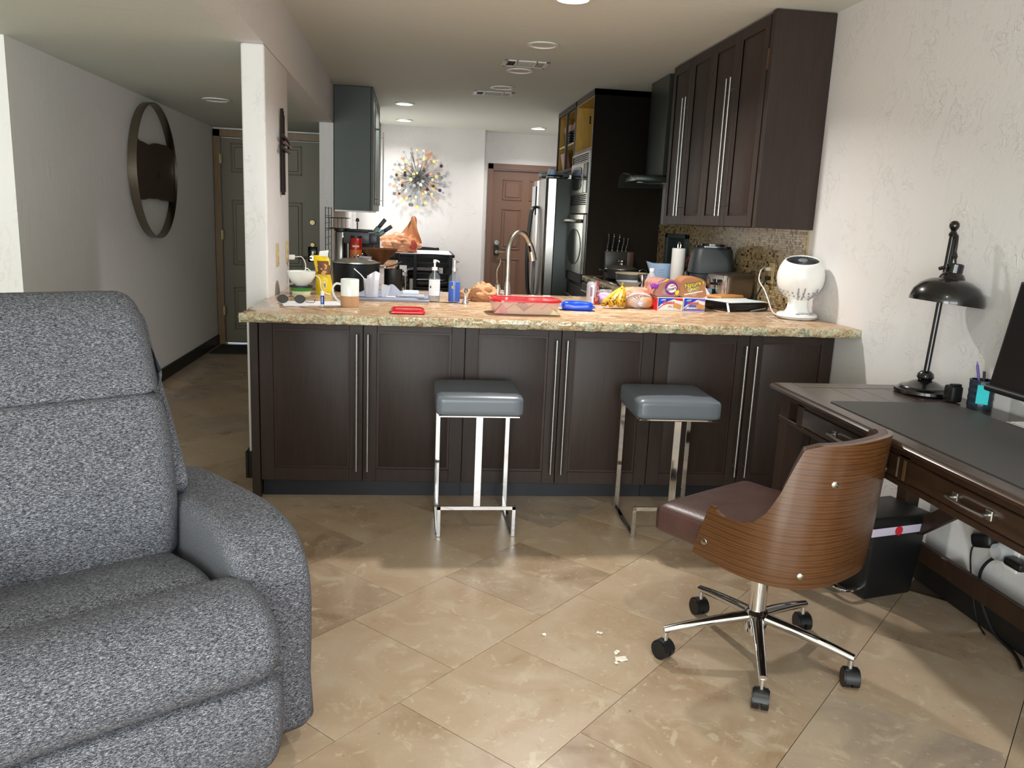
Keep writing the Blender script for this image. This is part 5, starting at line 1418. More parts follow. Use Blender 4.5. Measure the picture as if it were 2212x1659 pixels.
# plastic tub with red lid
t = thing('food_tub', 'clear plastic tub of sandwich triangles with a bright red lid', 'container', (.525, 3.775, CT), 2)
def rr(w, d, r): 
    out = []
    for cx_, cy_, a0 in ((w/2-r, d/2-r, 0), (-w/2+r, d/2-r, 90), (-w/2+r, -d/2+r, 180), (w/2-r, -d/2+r, 270)):
        for k in range(7): a = rad(a0+k*15); out.append((cx_+r*cos(a), cy_+r*sin(a)))
    return out
def loftrr(b, spec, cap0=True, cap1=False, mi=0):
    rings = []
    for w, d, r, z in spec: rings.append([b.verts.new((x, y, z)) for x, y in rr(w, d, r)])
    for A, B in zip(rings, rings[1:]):
        for i in range(28): b.faces.new((A[i], A[(i+1) % 28], B[(i+1) % 28], B[i])).material_index = mi
    if cap0: b.faces.new(rings[0][::-1]).material_index = mi
    if cap1: b.faces.new(rings[-1]).material_index = mi
    return rings
b = bm_(); R1 = loftrr(b, [(.285, .175, .05, .001), (.300, .190, .055, .006), (.322, .212, .06, .060), (.338, .228, .064, .062)]); R2 = loftrr(b, [(.281, .171, .048, .004), (.296, .186, .053, .009), (.318, .208, .058, .060)])
obj('tub', b, mat('tub_plastic', '#e6b9b4', .12, Alpha=.28), t)
b = bm_(); loftrr(b, [(.336, .226, .064, .063), (.336, .226, .064, .070), (.318, .208, .058, .073), (.306, .196, .052, .069), (.20, .12, .03, .069)], True, True); obj('lid', b, M_RED, t)
for i, (x, rz, sx) in enumerate(((-.115, 8, .07), (-.055, -6, .11), (.035, 5, .12), (.100, -8, .11), (.0, 20, .10), (-.02, 3, .12))):
    b = bm_(); tri = [(-sx*.55, 0), (sx*.55, 0), (0, .048)]
    prism(b, tri, -.012, .012, M=RX(90), bev=.003)
    o = obj('sandwich', b, M_WRAP if i != 0 else mat('ham_pink', '#d98f8a', .5)); tag(o, 'sandwich triangle inside the red-lidded tub', 'sandwich', 'sandwich triangles in the tub', loc=(.525+x, 3.775+(-.074 if i < 4 else .0), CT+.006), rz=rz)
# blue wipes
t = thing('wipes_pack', 'shiny bright blue soft pack lying right of the red-lidded tub', 'pack', (.822, 3.985, CT), -4)
b = bm_(); rbox(b, .158, .085, .042, .018, (0, 0, .004), 10, M=T(0, 0, .022), wrinkle=.004, seed=1); obj('pack', b, M_BLUE, t, smooth=60)
for s in (-1, 1):
    b = bm_(); grid(b, lambda u, v: Vector((s*(.077+.012*u), -.034+.068*v, .021+.003*sin(v*22))), 3, 24); obj('crimp', b, M_BLUE, t)
b = crumple(.19, .05, .022, 3.1, .2); tag(obj('film_wrapper', b, mat('lilac_wrapper', '#b9a6e8', .3)), 'pink and lilac plastic wrapper lying behind the blue pack', 'wrapper', loc=(.85, 4.09, CT))
# can
t = thing('soda_can', 'silver soda can with red sideways lettering standing behind the blue pack', 'can', (.972, 4.315, CT), 20)
b = bm_(); lathe(b, [(0, .003), (.021, .003), (.024, .0), (.027, .003), (.0325, .012), (.033, .016), (.033, .104), (.0325, .108), (.027, .118), (.0262, .121), (.0245, .121), (.0242, .118), (0, .118)], 40); obj('can', b, mat('can_silver', '#c9cad4', .3, .6), t)
text('Coke', .058, M_REDP, t, T(.012, 0, .058) @ FR @ RZ(90) @ Matrix.Scale(.98, 4), wrap=.0332, bold=.0012, shear=.2)
b = bm_(); tube(b, [(0, 0, .1185), (.006, 0, .120), (.014, .002, .1205)], .003, 6); obj('tab', b, M_STEEL, t)
b = bm_(); G = grid(b, lambda u, v: Vector((.0334*sin(-.95+u*.4), -.0334*cos(-.95+u*.4), .045+.05*v)), 6, 2); obj('side_mark', b, mat('mauve_print', '#8a6f86', .5), t)
b = bm_(); G = grid(b, lambda u, v: Vector((.0334*sin(-.1+u*1.1), -.0334*cos(-.1+u*1.1), .004+.010*v)), 6, 2); bmesh.ops.transform(b, matrix=T(0, 0, .006), verts=b.verts); obj('lower_stripe', b, M_REDP, t)
# bananas
t = thing('banana_bunch', 'bunch of ripe spotted bananas standing on the counter', 'bananas', (1.058, 4.17, CT), 0)
for i, (x0, x1, y1, rr_) in enumerate(((-.052, .012, -.03, 0), (-.024, .016, -.05, 0), (.012, .020, -.055, 0), (.034, .024, -.02, 0))):
    b = bm_()
    pts = [(.040, 0, .122), (.036+.1*x0, -.010, .098), (.018+.6*x0, y1*.7-.012, .066), (x0*1.0+.002, y1-.014, .036), (x0*1.3, y1+.002, .014)]
    def br(q): return .0045+.0135*min(1, max(0, (q-.10)/.28))**.8*(1 if q < .85 else 1-((q-.85)/.15)**2*.75)
    tube(b, pts, br, 7, 7); o = obj('banana', b, M_BANANA, t, smooth=50)
    b = bm_(); e = Vector(pts[-1]); cyl(b, e+Vector((-.0005, 0, .001)), e+Vector((-.002, 0, -.006)), .0048, .003, 8)
    for k in range(3):
        q = smoothpath(pts, 7)[12+k*5+i]; rbox(b, .007, .004, .010, .002, (0, 0, 0), 2, M=Matrix.Translation(q+Vector((random.uniform(-.008, .008), -.0165, 0))))
    obj('brown_spots', b, M_SPOT, o)
b = bm_(); tube(b, [(.038, 0, .110), (.041, .0, .122), (.044, .002, .132)], .0075, 8, 3); obj('stem', b, mat('stem_green', '#8a7a3a', .6), t)
# bags of bread
def bagfilm(sx, sy, sz, seed, parent, M):
    b = crumple(sx, sy, sz, seed, .22, M=M); return obj('film', b, M_FILM, parent, smooth=20)
t = thing('pink_bag', 'clear bag with pink and purple packs behind the bananas', 'bag', (1.055, 4.345, CT), 0)
b = crumple(.10, .09, .075, 9.2, .2); obj('contents', b, mat('pink_pack', '#c98fc8', .35), t)
bagfilm(.125, .11, .095, 5.5, t, T(0, 0, 0))
t = thing('bun_bag', 'bag of round buns with orange print and a gathered end, right of the bananas', 'bread', (1.188, 4.20, CT), 0)
for (x, y, z, r_) in ((-.035, -.02, .034, .040), (.035, -.03, .036, .044), (-.03, .035, .075, .042), (.03, .03, .074, .042)):
    b = bm_(); rbox(b, r_*2, r_*2, r_*1.5, r_*.7, (0, 0, 0), 6, M=T(x, y, z)); obj('bun', b, M_BREADL, t, smooth=70)
b = bm_(); grid(b, lambda u, v: Vector(((.074)*cos(pi*(.12+.76*u)), -.058+.035*v, .048+.062*sin(pi*(.12+.76*u))*(.72+.30*v))), 24, 8); obj('printed_band', b, M_ORNG, t)
b = bm_(); grid(b, lambda u, v: Vector(((.078)*cos(pi*(.05+.9*u)), -.060+.012*v, .038+.058*sin(pi*(.05+.9*u))*(.72+.30*v))), 24, 8); obj('white_band', b, M_WHITE, t)
b = bm_(); c0 = Vector((-.002, -.092, .026))
for k in range(16):
    a = 2*pi*k/16; tube(b, [c0, c0+Vector((.030*cos(a), .014, .022*sin(a)+.006)), c0+Vector((.058*cos(a), .038, .032*sin(a)+.012))], lambda q: .0022, 5, 3)
rbox(b, .02, .03, .02, .006, (0, 0, 0), 3, M=Matrix.Translation(c0)); obj('gathered_end', b, M_PLCLEAR, t)
bagfilm(.168, .15, .128, 8.8, t, T(0, -.01, 0))
# boxes
def carton(x, y, rz, w, label, m_low, m_top, m_corner, word):
    t = thing('pastry_box', label, 'box', (x, y, CT), rz, 'pastry boxes under the bread')
    D, H_ = .19, .070
    b = bm_(); box(b, 0, 0, 0, w, D, H_, bev=.001, seg=1); obj('carton', b, M_WHITE, t)
    FM = Matrix(((1, 0, 0, 0), (0, 0, -1, 0), (0, 1, 0, 0), (0, 0, 0, 1)))
    b = bm_(); prism(b, [(.002, .018), (.02, .036), (.055, .050), (w*.62, .062), (w*.75, .068), (.002, .068)], .0002, .0008, M=FM); obj('blue_field', b, M_BLUP, t)
    b = bm_(); prism(b, [(w*.62, .062), (w*.80, .056), (w-.002, .052), (w-.002, .068), (w*.70, .068)], .0002, .0010, M=FM); obj('corner_field', b, m_corner, t)
    b = bm_(); prism(b, [(.002, .012), (.03, .034), (.08, .048), (.08, .045), (.03, .029), (.002, .006)], .0002, .0009, M=FM); obj('curved_line', b, m_low, t)
    if m_low is not M_REDP:
        b = bm_(); prism(b, [(.002, .003), (w-.002, .003), (w-.002, .016), (w*.5, .014), (.002, .012)], .0002, .0009, M=FM); obj('lower_field', b, m_low, t)
    text(word, .023, mat('pink_red_letter', '#d84a52', .4), t, T(w*.42, -.0034, .044) @ FR, bold=.0006, shear=.25)
    b = bm_(); rbox(b, .046, .003, .026, .0012, (0, 0, 0), 5, M=T(w*.78, -.0010, .026) @ RY(14), wrinkle=.003, seed=w*50); obj('pastry_picture', b, mat('pastry_tan', '#cf9a5e', .5), t)
    b = bm_(); prism(b, [(.012, .053), (.022, .061), (.045, .063), (.040, .056)], .001, .0014, M=FM); obj('maker_mark', b, mat('pale_blue_mark', '#9fc4ee', .4), t)
    return t
t = carton(1.268, 4.075, 5, .140, 'red and blue pastry box with a cherry picture, left of two under the bread', M_REDP, M_BLUP, M_REDP, 'Danish')
b = bm_(); 
for k in range(3): lathe(b, [(0, -.003), (.004, 0), (0, .003)], 10, M=T(.062+.007*k, -.001, .022+.003*(k % 2)))
obj('cherry_picture', b, mat('cherry', '#8a1420', .3), t)
b = bm_(); box(b, -.0008, .001, .002, 0, .189, .068); obj('side_field', b, M_REDP, t)
t = carton(1.412, 4.090, 5, .122, 'lilac and blue pastry box, right of two under the bread', M_LILP, M_BLUP, M_LILP, 'Danish')
b = bm_(); rbox(b, .05, .002, .014, .001, (0, 0, 0), 3, M=T(.055, -.001, .028)); obj('berry_picture', b, mat('berry', '#5a6cae', .4), t)
# loaves on the boxes
def loaf(name, label, x, y, z, w, d, h_, rz, crust):
    t = thing(name, label, 'bread', (x, y, z), rz, 'bread loaves on the pastry boxes')
    b = bm_(); prof = sm2([(-w/2, .004), (w/2, .004), (w/2*1.02, h_*.5), (w/2*.98, h_*.80), (w*.25, h_*.98), (-w*.25, h_*.98), (-w/2*.98, h_*.80), (-w/2*1.02, h_*.5)], 4)
    for k in range(9):
        y0 = -d/2+k*d/9; prism(b, [(p[0]*(1+.012*sin(k*3)), p[1]) for p in prof], y0+.001, y0+d/9-.001, M=Matrix(((1, 0, 0, 0), (0, 0, 1, 0), (0, 1, 0, 0), (0, 0, 0, 1))))
    obj('slices', b, crust, t, smooth=40)
    bagfilm(w*1.12, d*1.1, h_*1.06, x*7, t, T(0, 0, -.002))
    return t
Z2 = CT+.0705
t = loaf('bread_loaf', 'bagged bread with a purple round label on the left pastry box', 1.315, 4.185, Z2, .125, .16, .092, 8, mat('pinkish_bread', '#a9776a', .55))
FM = Matrix(((1, 0, 0, 0), (0, 0, -1, 0), (0, 1, 0, 0), (0, 0, 0, 1)))
b = bm_(); el = [(.018+.036*cos(a), .047+.036*sin(a)) for a in [2*pi*k/30 for k in range(30)]]; prism(b, el, .084, .0855, M=FM); obj('round_label', b, M_PURP, t)
b = bm_(); el = [(.020+.026*cos(a), .047+.023*sin(a)) for a in [2*pi*k/30 for k in range(30)]]; prism(b, el, .0856, .0862, M=FM); obj('label_centre', b, M_WHITE, t)
text('Smart', .020, M_CHAR, t, T(.020, -.0868, .044) @ FR @ RZ(14), bold=.0004)
b = bm_(); prism(b, [(.0, .056), (.02, .062), (.038, .066), (.036, .060), (.018, .056)], .0863, .0868, M=FM); obj('label_stripe', b, mat('salmon_stripe', '#cf7a6a', .5), t)
b = bm_(); prism(b, sm2([(.042, .014), (.056, .016), (.062, .032), (.052, .038), (.040, .030)], 3), .0870, .0880, M=FM); obj('yellow_sticker', b, M_YPR, t)
b = bm_(); prism(b, sm2([(-.045, .072), (-.01, .084), (0, .092), (-.012, .094), (-.042, .082)], 3), .078, .080, M=FM); obj('yellow_sticker', b, M_YPR, t)
b = bm_(); tube(b, [(-.07, -.07, .062), (-.05, -.078, .072), (-.03, -.078, .085), (-.01, -.07, .094)], .008, 8, 4, flat=(1, .4)); tube(b, [(-.088, -.06, .048), (-.07, -.07, .056), (-.055, -.075, .05)], .013, 7, 4); obj('purple_wrapper_end', b, M_PURP, t)
t = loaf('bread_loaf', 'bagged brown bread with yellow lettering on the right pastry box', 1.474, 4.20, Z2, .130, .17, .105, -6, M_BREAD)
text("Nature's", .030, M_BLK, t, T(.004, -.0915, .072) @ FR @ RZ(15), bold=.0022)
text("Nature's", .030, M_YPR, t, T(.004, -.0928, .072) @ FR @ RZ(15), bold=.0004)
text('Own', .032, M_BLK, t, T(.000, -.0915, .047) @ FR @ RZ(15), bold=.0022)
text('Own', .032, M_YPR, t, T(.000, -.0928, .047) @ FR @ RZ(15), bold=.0004)
b = bm_(); prism(b, [(-.045, .012), (.052, .034), (.052, .040), (-.045, .018)], .090, .0915, M=FM); obj('white_line', b, mat('cream_line', '#e6dccb', .5), t)
# portfolio, papers, pen, envelopes
t = thing('portfolio', 'thick black zip portfolio with white papers on top beside the pastry boxes', 'folder', (1.768, 4.27, CT), 22)
b = bm_(); rbox(b, .290, .220, .046, .012, (0, 0, 0), 8, M=T(0, 0, .024)); obj('case', b, mat('black_leather', '#0d0c0d', .22), t, smooth=60)
b = bm_(); box(b, -.138, -.100, .0475, .142, .105, .049, M=RZ(2)); obj('paper', b, M_PAPER, t); 
b = bm_(); box(b, -.132, -.108, .0493, .142, .100, .0505, M=RZ(-3)); obj('paper', b, mat('pale_mint', '#dfe9e6', .6), t)
b = bm_(); tube(b, [(-.143, -.09, .046), (-.155, -.115, .012), (-.160, -.125, .002)], .003, 6, 3, flat=(2, .5)); obj('paper_edge', b, M_PAPER, t)
b = bm_(); cyl(b, (-.05, 0, .004), (.05, 0, .016), .004, .0045, 10); cyl(b, (-.062, 0, .0025), (-.05, 0, .004), .001, .004, 10)
tag(obj('silver_pen', b, mat('pen_grey', '#8d8a88', .35, .4)), 'silver pen leaning against the front of the black portfolio', 'pen', loc=(1.868, 4.18, CT+.001), rz=20)
b = bm_(); box(b, -.085, 0, 0, .085, .006, .115, M=RX(-40) @ RY(-14), bev=.002)
tag(obj('white_tablet', b, M_PAPER), 'white card leaning up behind the right bread loaf', 'card', loc=(1.625, 4.40, CT+.024), rz=14)
b = bm_(); box(b, -.045, 0, 0, .045, .03, .085, bev=.003)
tag(obj('blue_card_box', b, mat('dusty_blue', '#7f97a8', .5)), 'small dusty blue box behind the white card', 'box', loc=(1.70, 4.57, CT), rz=0)
for k, (dx, rz, c_, nm) in enumerate(((0, 20, '#c9a56a', 'manila'), (.01, 24, '#d8b98a', 'tan'), (.02, 28, '#e2e0e0', 'white'), (0, 33, '#c98a4a', 'orange'))):
    b = bm_(); box(b, -.11, -.06, 0, .11, .06, .015, bev=.004, seg=1)
    o = obj('envelope', b, mat('envelope_'+nm, c_, .6)); tag(o, '%s envelope in the small pile in front of the toaster, layer %s' % (nm, ('at the bottom', 'second', 'third', 'at the top')[k]), 'envelope', 'envelopes in front of the toaster', loc=(1.775+dx, 4.46, CT+.001+k*.0155), rz=rz)
# fan
t = thing('fan', 'white round air circulator fan with a black grille on a small base', 'fan', (1.940, 3.885, CT), 0)
b = bm_(); lathe(b, [(0, 0), (.080, 0), (.096, .008), (.101, .018), (.098, .028), (.085, .034), (0, .036)], 48); obj('base', b, M_WHITE, t)
b = bm_(); lathe(b, [(.0985, .011), (.1018, .014), (.1018, .0155), (.0985, .019)], 48); obj('base_seam', b, mat('light_grey', '#b9bcc4', .4), t)
b = bm_(); loftrr(b, [(.13, .08, .03, .030), (.105, .062, .025, .055), (.098, .058, .024, .085), (.105, .075, .03, .11)], True, True); obj('neck', b, M_WHITE, t)
R_ = .116
TI = T(.0, .0, .206) @ RX(14) @ RY(-6)
prof = [(.030, -.108), (.055, -.100), (.080, -.083), (.100, -.058), (.112, -.028), (R_, .0), (.114, .028), (.107, .055), (.096, .078), (.086, .092), (.080, .096), (.078, .090)]
b = bm_(); lathe(b, prof, 56, M=TI); lathe(b, [(0, -.108), (.030, -.108)], 56, M=TI); obj('shell', b, M_WHITE, t, smooth=50)
b = bm_(); lathe(b, [(0, .070), (.078, .072)], 40, M=TI); obj('grille_back', b, M_BLKM, t)
b = bm_()
for k in range(30):
    a = 2*pi*k/30
    tube(b, [((.022+.056*q)*cos(a+q*1.1), (.022+.056*q)*sin(a+q*1.1), .094-.004*q*q) for q in (0, .25, .5, .75, 1)], .0014, 5)
bmesh.ops.transform(b, matrix=TI, verts=b.verts); obj('grille', b, M_CHAR, t)
b = bm_(); lathe(b, [(0, .100), (.018, .099), (.024, .094), (.024, .088)], 28, M=TI); obj('grille_hub', b, mat('hub_grey', '#777a80', .4), t)
for row_, zz in ((0, -.045), (1, -.062)):
    for k in range(26):
        a = 2*pi*k/26+(.06 if row_ else 0); r_ = math.sqrt(max(0, .1165**2-zz*zz))*(.985 if row_ else .995)
        b = bm_(); box(b, -.0035, -.002, -.0055, .0035, .002, .0055, M=TI @ RZ(math.degrees(a)) @ T(0, -r_, zz) @ RX(-(28 if row_ == 0 else 36)))
        obj('vent_slot', b, mat('slot_grey', '#8a8c96', .6), t, smooth=0)
for k, a in enumerate((-32, -12, 24)):
    b = bm_(); tube(b, [(.1175*cos(th)*sin(rad(a)), -.1175*cos(th), .1175*sin(th)) for th in (rad(-62), rad(-50), rad(-38), rad(-22))], .003, 6, 3); bmesh.ops.transform(b, matrix=T(0, 0, .206), verts=b.verts); obj('rear_rib', b, mat('rib_grey', '#8d8f96', .4), t)
b = bm_(); box(b, -.045, -.088, .0335, .050, -.072, .0355, M=RX(0)); obj('control_strip', b, mat('light_grey'), t)
for k in range(4):
    b = bm_(); box(b, -.035+k*.022, -.084, .0357, -.024+k*.022, -.077, .0365); obj('button', b, M_CHAR if k else mat('green_led', '#38c060', .4), t)
b = bm_(); tube(b, [(2.035, 4.498, 1.148), (2.005, 4.46, 1.158), (1.955, 4.40, 1.14), (1.925, 4.34, 1.090), (1.925, 4.26, 1.044), (1.910, 4.16, .992), (1.885, 4.06, .955), (1.865, 3.96, .942), (1.875, 3.91, .942)], .0036, 8, 7); rbox(b, .03, .026, .022, .005, (0, 0, 0), 3, M=T(2.040, 4.495, 1.148))
tag(obj('white_power_cable', b, M_WHITE), 'white power cord from the fan up to the mosaic wall outlet', 'cord')
b = bm_(); tube(b, [(2.04, 4.48, 1.095), (2.03, 4.47, 1.093), (2.012, 4.48, 1.06), (1.99, 4.49, 1.0), (1.965, 4.50, .95), (1.98, 4.52, .937), (2.0, 4.55, .937)], .0045, 8, 7); rbox(b, .035, .026, .022, .005, (0, 0, 0), 3, M=T(2.038, 4.475, 1.096))
tag(obj('black_power_cable', b, M_BLK), 'black power cord from the mosaic wall outlet down to the toaster', 'cord')
b = bm_(); tube(b, [(1.85, 3.94, CT+.004), (1.80, 3.93, CT+.003), (1.775, 3.80, CT+.003), (1.77, 3.72, CT+.003)], .0016, 6, 5)
tag(obj('thin_white_wire', b, M_WHITE), 'thin white wire lying on the granite in front of the fan base', 'wire')

# ============================================================ RIGHT COUNTER
t = thing('toaster', 'long stainless toaster with a black end lever on the right counter', 'toaster', (1.893, 4.655, CT), -58)
b = bm_(); rbox(b, .155, .27, .165, .028, (0, 0, 0), 10, M=T(0, .0, .096)); obj('body', b, mat('toaster_steel', '#8f8378', .3, .9), t, smooth=60)
b = bm_(); rbox(b, .150, .022, .155, .010, (0, 0, 0), 6, M=T(0, -.140, .094)); obj('end_panel', b, M_CHROME, t)
b = bm_(); box(b, -.004, -.155, .055, .004, -.150, .145); box(b, -.028, -.170, .110, .028, -.151, .124, bev=.004); obj('lever', b, M_BLKG, t)
b = bm_(); lathe(b, [(0, 0), (.020, 0), (.018, .018), (0, .020)], 24, M=T(0, -.151, .045) @ RX(90)); obj('dial', b, M_BLKG, t)
b = bm_(); 
for x in (-.04, .04): box(b, x-.012, -.11, .1775, x+.012, .11, .1795)
obj('slot', b, M_BLKM, t)
b = bm_(); box(b, -.07, -.13, 0, .07, .13, .014, bev=.003); obj('foot', b, M_BLK, t)
t = thing('air_fryer', 'tall dark grey air fryer with rounded shoulders behind the toaster', 'air fryer', (1.895, 5.03, CT), -12)
b = bm_(); loftrr(b, [(.26, .26, .06, .005), (.27, .27, .06, .02), (.27, .27, .06, .150)], True, False); obj('basket', b, mat('fryer_grey', '#2a2f31', .5), t, smooth=50)
b = bm_(); loftrr(b, [(.27, .27, .06, .154), (.27, .27, .06, .165), (.262, .262, .05, .20), (.236, .236, .05, .300), (.225, .225, .05, .310), (.215, .215, .05, .314)], True, True); obj('housing', b, mat('fryer_grey'), t, smooth=50)
b = bm_(); loftrr(b, [(.222, .222, .06, .3145), (.222, .222, .06, .324), (.15, .15, .06, .326), (.15, .15, .06, .336), (.12, .12, .05, .337)], True, True); obj('top_cap', b, M_BLKG, t)
b = bm_(); box(b, -.022, -.03, -.055, -.0, .03, .055, bev=.008, M=T(-.135, 0, .10)); box(b, -.10, -.02, .09, -.02, .02, .115, bev=.008, M=T(-.09, 0, 0)); obj('handle', b, M_BLKG, t)
b = bm_(); box(b, -.006, -.07, .175, .004, .07, .305, bev=.01, M=T(-.168, 0, 0) @ RY(15)); p = obj('control_panel', b, M_BLKG, t)
for k in range(4):
    for j in (-1, 1):
        b = bm_(); box(b, -.008, j*.03-.012, .19+k*.027, -.005, j*.03+.012, .205+k*.027, M=T(-.168, 0, 0) @ RY(15)); obj('button', b, mat('panel_grey', '#9a9a9c', .4), p)
t = thing('paper_towel_roll', 'white paper towel roll on a chrome holder before the dark plaque', 'paper towels', (1.79, 5.37, CT), 0)
b = bm_(); lathe(b, [(0, 0), (.075, 0), (.075, .008), (.02, .012), (0, .012)], 32); cyl(b, (0, 0, .01), (0, 0, .30), .005, n=10); tube(b, [(-.009, 0, .295), (-.009, 0, .32), (0, 0, .333), (.009, 0, .32), (.009, 0, .295)], .0035, 8, 4); obj('holder', b, M_CHROME, t)
b = bm_(); lathe(b, [(.016, .292), (.044, .292), (.046, .288), (.046, .018), (.044, .014), (.016, .014), (.016, .292)], 40); obj('roll', b, mat('towel_paper', '#e9e7e2', .9), t)
t = thing('measuring_jug', 'pale blue translucent measuring jug left of the paper towel roll', 'jug', (1.72, 5.50, CT), 0)
b = bm_(); grid(b, lambda u, v: Vector(((.058+.026*v+.032*max(0, cos(u*2*pi-pi))**6*v*v)*cos(u*2*pi), (.050+.02*v)*sin(u*2*pi), .003+.175*v+.015*max(0, cos(u*2*pi-pi))**6*v)), 44, 12, closeu=True)
lathe(b, [(0, .003), (.05, .003)], 20); obj('body', b, mat('pale_blue_plastic', '#a9c4e4', .2, Alpha=.8), t)
b = bm_()
for k in range(7): grid(b, lambda u, v: Vector(((.060+.026*(k/9+.2))*1.01*cos(-2.1+u*.5), (.052+.02*(k/9+.2))*1.01*sin(-2.1+u*.5), .035+k*.017+.002*v)), 6, 2)
obj('scale_marks', b, mat('mark_blue', '#5a7ab0', .5), t)
b = bm_(); tube(b, [(.075, 0, .16), (.12, 0, .15), (.125, 0, .09), (.07, 0, .05)], .008, 8, 5); obj('handle', b, mat('pale_blue_plastic'), t)
t = thing('water_bottle', 'clear bottle with red liquid and white cap behind the purple wrapper', 'bottle', (1.40, 4.66, CT), 0)
b = bm_(); lathe(b, [(0, 0), (.030, 0), (.033, .006), (.033, .115), (.028, .140), (.014, .162), (.012, .172)], 32); obj('bottle', b, M_PLCLEAR, t)
b = bm_(); lathe(b, [(0, .004), (.0315, .006), (.0315, .112), (.026, .128), (0, .128)], 32); obj('liquid', b, mat('red_liquid', '#b5283a', .1), t)
b = bm_(); cyl(b, (0, 0, .170), (0, 0, .188), .0145, n=24); obj('cap', b, M_WHITE, t)
b = bm_(); grid(b, lambda u, v: Vector((.0337*cos(u*2*pi), .0337*sin(u*2*pi), .03+.055*v)), 28, 3, closeu=True); obj('label', b, mat('pale_violet_label', '#cfc8e6', .4), t)
t = thing('white_tub', 'low white open tub behind the red drink bottle', 'tub', (1.50, 4.86, CT), 0)
b = bm_(); lathe(b, [(0, 0), (.05, 0), (.062, .10), (.070, .103), (.070, .108), (.060, .106), (.048, .004), (0, .004)], 32); obj('body', b, M_WHITE, t)
t = thing('white_pan', 'white skillet with a tan rim standing in front of the cooktop', 'pan', (1.545, 5.62, CT), 0)
b = bm_(); lathe(b, [(0, 0), (.070, 0), (.085, .008), (.110, .040), (.112, .041), (.106, .041), (.082, .012), (0, .006)], 40); obj('pan', b, mat('pan_white', '#dfe5ea', .3), t)
t = thing('casserole', 'grey casserole dish with a cream rim on the cooktop behind the white skillet', 'pot', (1.62, 5.86, CT+.012), 0)
b = bm_(); lathe(b, [(0, 0), (.11, 0), (.125, .012), (.13, .066)], 40); obj('pot', b, mat('casserole_grey', '#55565a', .35), t)
b = bm_(); lathe(b, [(.130, .066), (.134, .070), (.132, .074), (.120, .074), (.112, .066), (.10, .012), (0, .01)], 40); obj('rim', b, mat('cream_rim', '#d8c4a4', .4), t)
t = thing('steel_canister', 'narrow steel canister with a wire bail beside the white skillet', 'canister', (1.60, 5.55, CT), 0)
b = bm_(); lathe(b, [(0, 0), (.034, 0), (.034, .095), (.031, .095), (.031, .01), (0, .01)], 28); obj('body', b, M_CHROME, t)
b = bm_(); tube(b, [(-.030, 0, .09), (-.025, 0, .118), (0, 0, .130), (.025, 0, .118), (.030, 0, .09)], .002, 6, 5); obj('bail', b, M_CHROME, t)
# cooktop and pot with lid
t = thing('cooktop', 'black glass cooktop let into the right counter', 'cooktop', (0, 0, CT), 0)
b = bm_(); box(b, 1.475, 5.72, -.003, 2.0, 6.50, .006, bev=.003, seg=1); obj('glass', b, M_BLKG, t)
b = bm_(); box(b, 1.468, 5.713, -.003, 1.476, 6.507, .007); box(b, 1.468, 5.713, -.003, 2.0, 5.721, .007); obj('trim', b, M_STEEL, t)
for (x, y, r_) in ((1.64, 5.88, .10), (1.66, 6.28, .09), (1.88, 5.9, .08), (1.88, 6.3, .10)):
    b = bm_(); lathe(b, [(r_-.003, .0063), (r_, .0066), (r_+.001, .0063)], 40, c=(x, y, 0)); obj('burner_ring', b, M_CHAR, t)
t = thing('lidded_pot', 'dark pot with a glass lid on the cooktop before the knife block', 'pot', (1.635, 6.27, CT+.007), 0)
b = bm_(); lathe(b, [(0, 0), (.105, 0), (.12, .012), (.128, .075), (.131, .078), (.126, .078), (.11, .012), (0, .01)], 44); obj('pot', b, mat('pot_grey', '#4a4a4a', .35, .3), t)
b = bm_(); lathe(b, [(.131, .080), (.128, .086), (.09, .104), (.04, .114), (0, .116)], 44); obj('lid', b, mat('lid_glass'), t, label='clear domed lid')
b = bm_(); lathe(b, [(.127, .079), (.133, .081), (.132, .086), (.127, .086)], 44); lathe(b, [(0, .116), (.018, .116), (.014, .128), (.030, .140), (.028, .148), (0, .149)], 24); obj('lid_knob', b, M_STEEL, t)
for s in (-1, 1):
    b = bm_(); tube(b, [(s*.125, -.03, .062), (s*.165, -.026, .070), (s*.168, .026, .070), (s*.125, .03, .062)], .008, 8, 4); obj('handle', b, M_BLK, t)
# knife block
t = thing('knife_block', 'dark knife block with five black riveted handles beside the oven tower', 'knife block', (1.70, 6.60, CT), 0)
b = bm_(); box(b, -.130, -.045, 0, .05, .045, .215, bev=.004); obj('block', b, mat('block_dark', '#3d3a34', .35), t)
b = bm_(); box(b, .0505, -.045, 0, .105, .045, .215, bev=.004); obj('block_side', b, mat('block_wood', '#5b4234', .4), t)
for i, (x, h_) in enumerate(((-.11, .145), (-.07, .145), (-.025, .14), (.012, .115), (.045, .112))):
    k = thing('knife', 'black riveted knife standing in the dark knife block, %s from the left' % ('first', 'second', 'third', 'fourth', 'fifth')[i], 'knife', (1.70+x, 6.60, CT+.216), 0, 'knives in the block', rot=(0, rad(2+i*1.5), 0))
    b = bm_(); tube(b, [(0, 0, .010), (.0, 0, .03), (.003, 0, h_*.6), (.0, 0, h_-.006)], lambda q: .0095+.002*sin(q*6), 8, 4, flat=(1, 1.1)); obj('handle', b, M_BLK, k)
    b = bm_(); cyl(b, (0, 0, 0), (0, 0, .012), .011, .009, 12); lathe(b, [(.009, h_-.012), (.010, h_-.004), (.004, h_), (0, h_)], 12)
    for z in (.35, .6, .82): cyl(b, (0, -.0135, h_*z), (0, -.0100, h_*z), .003, n=8)
    obj('steel_fittings', b, M_CHROME, k)
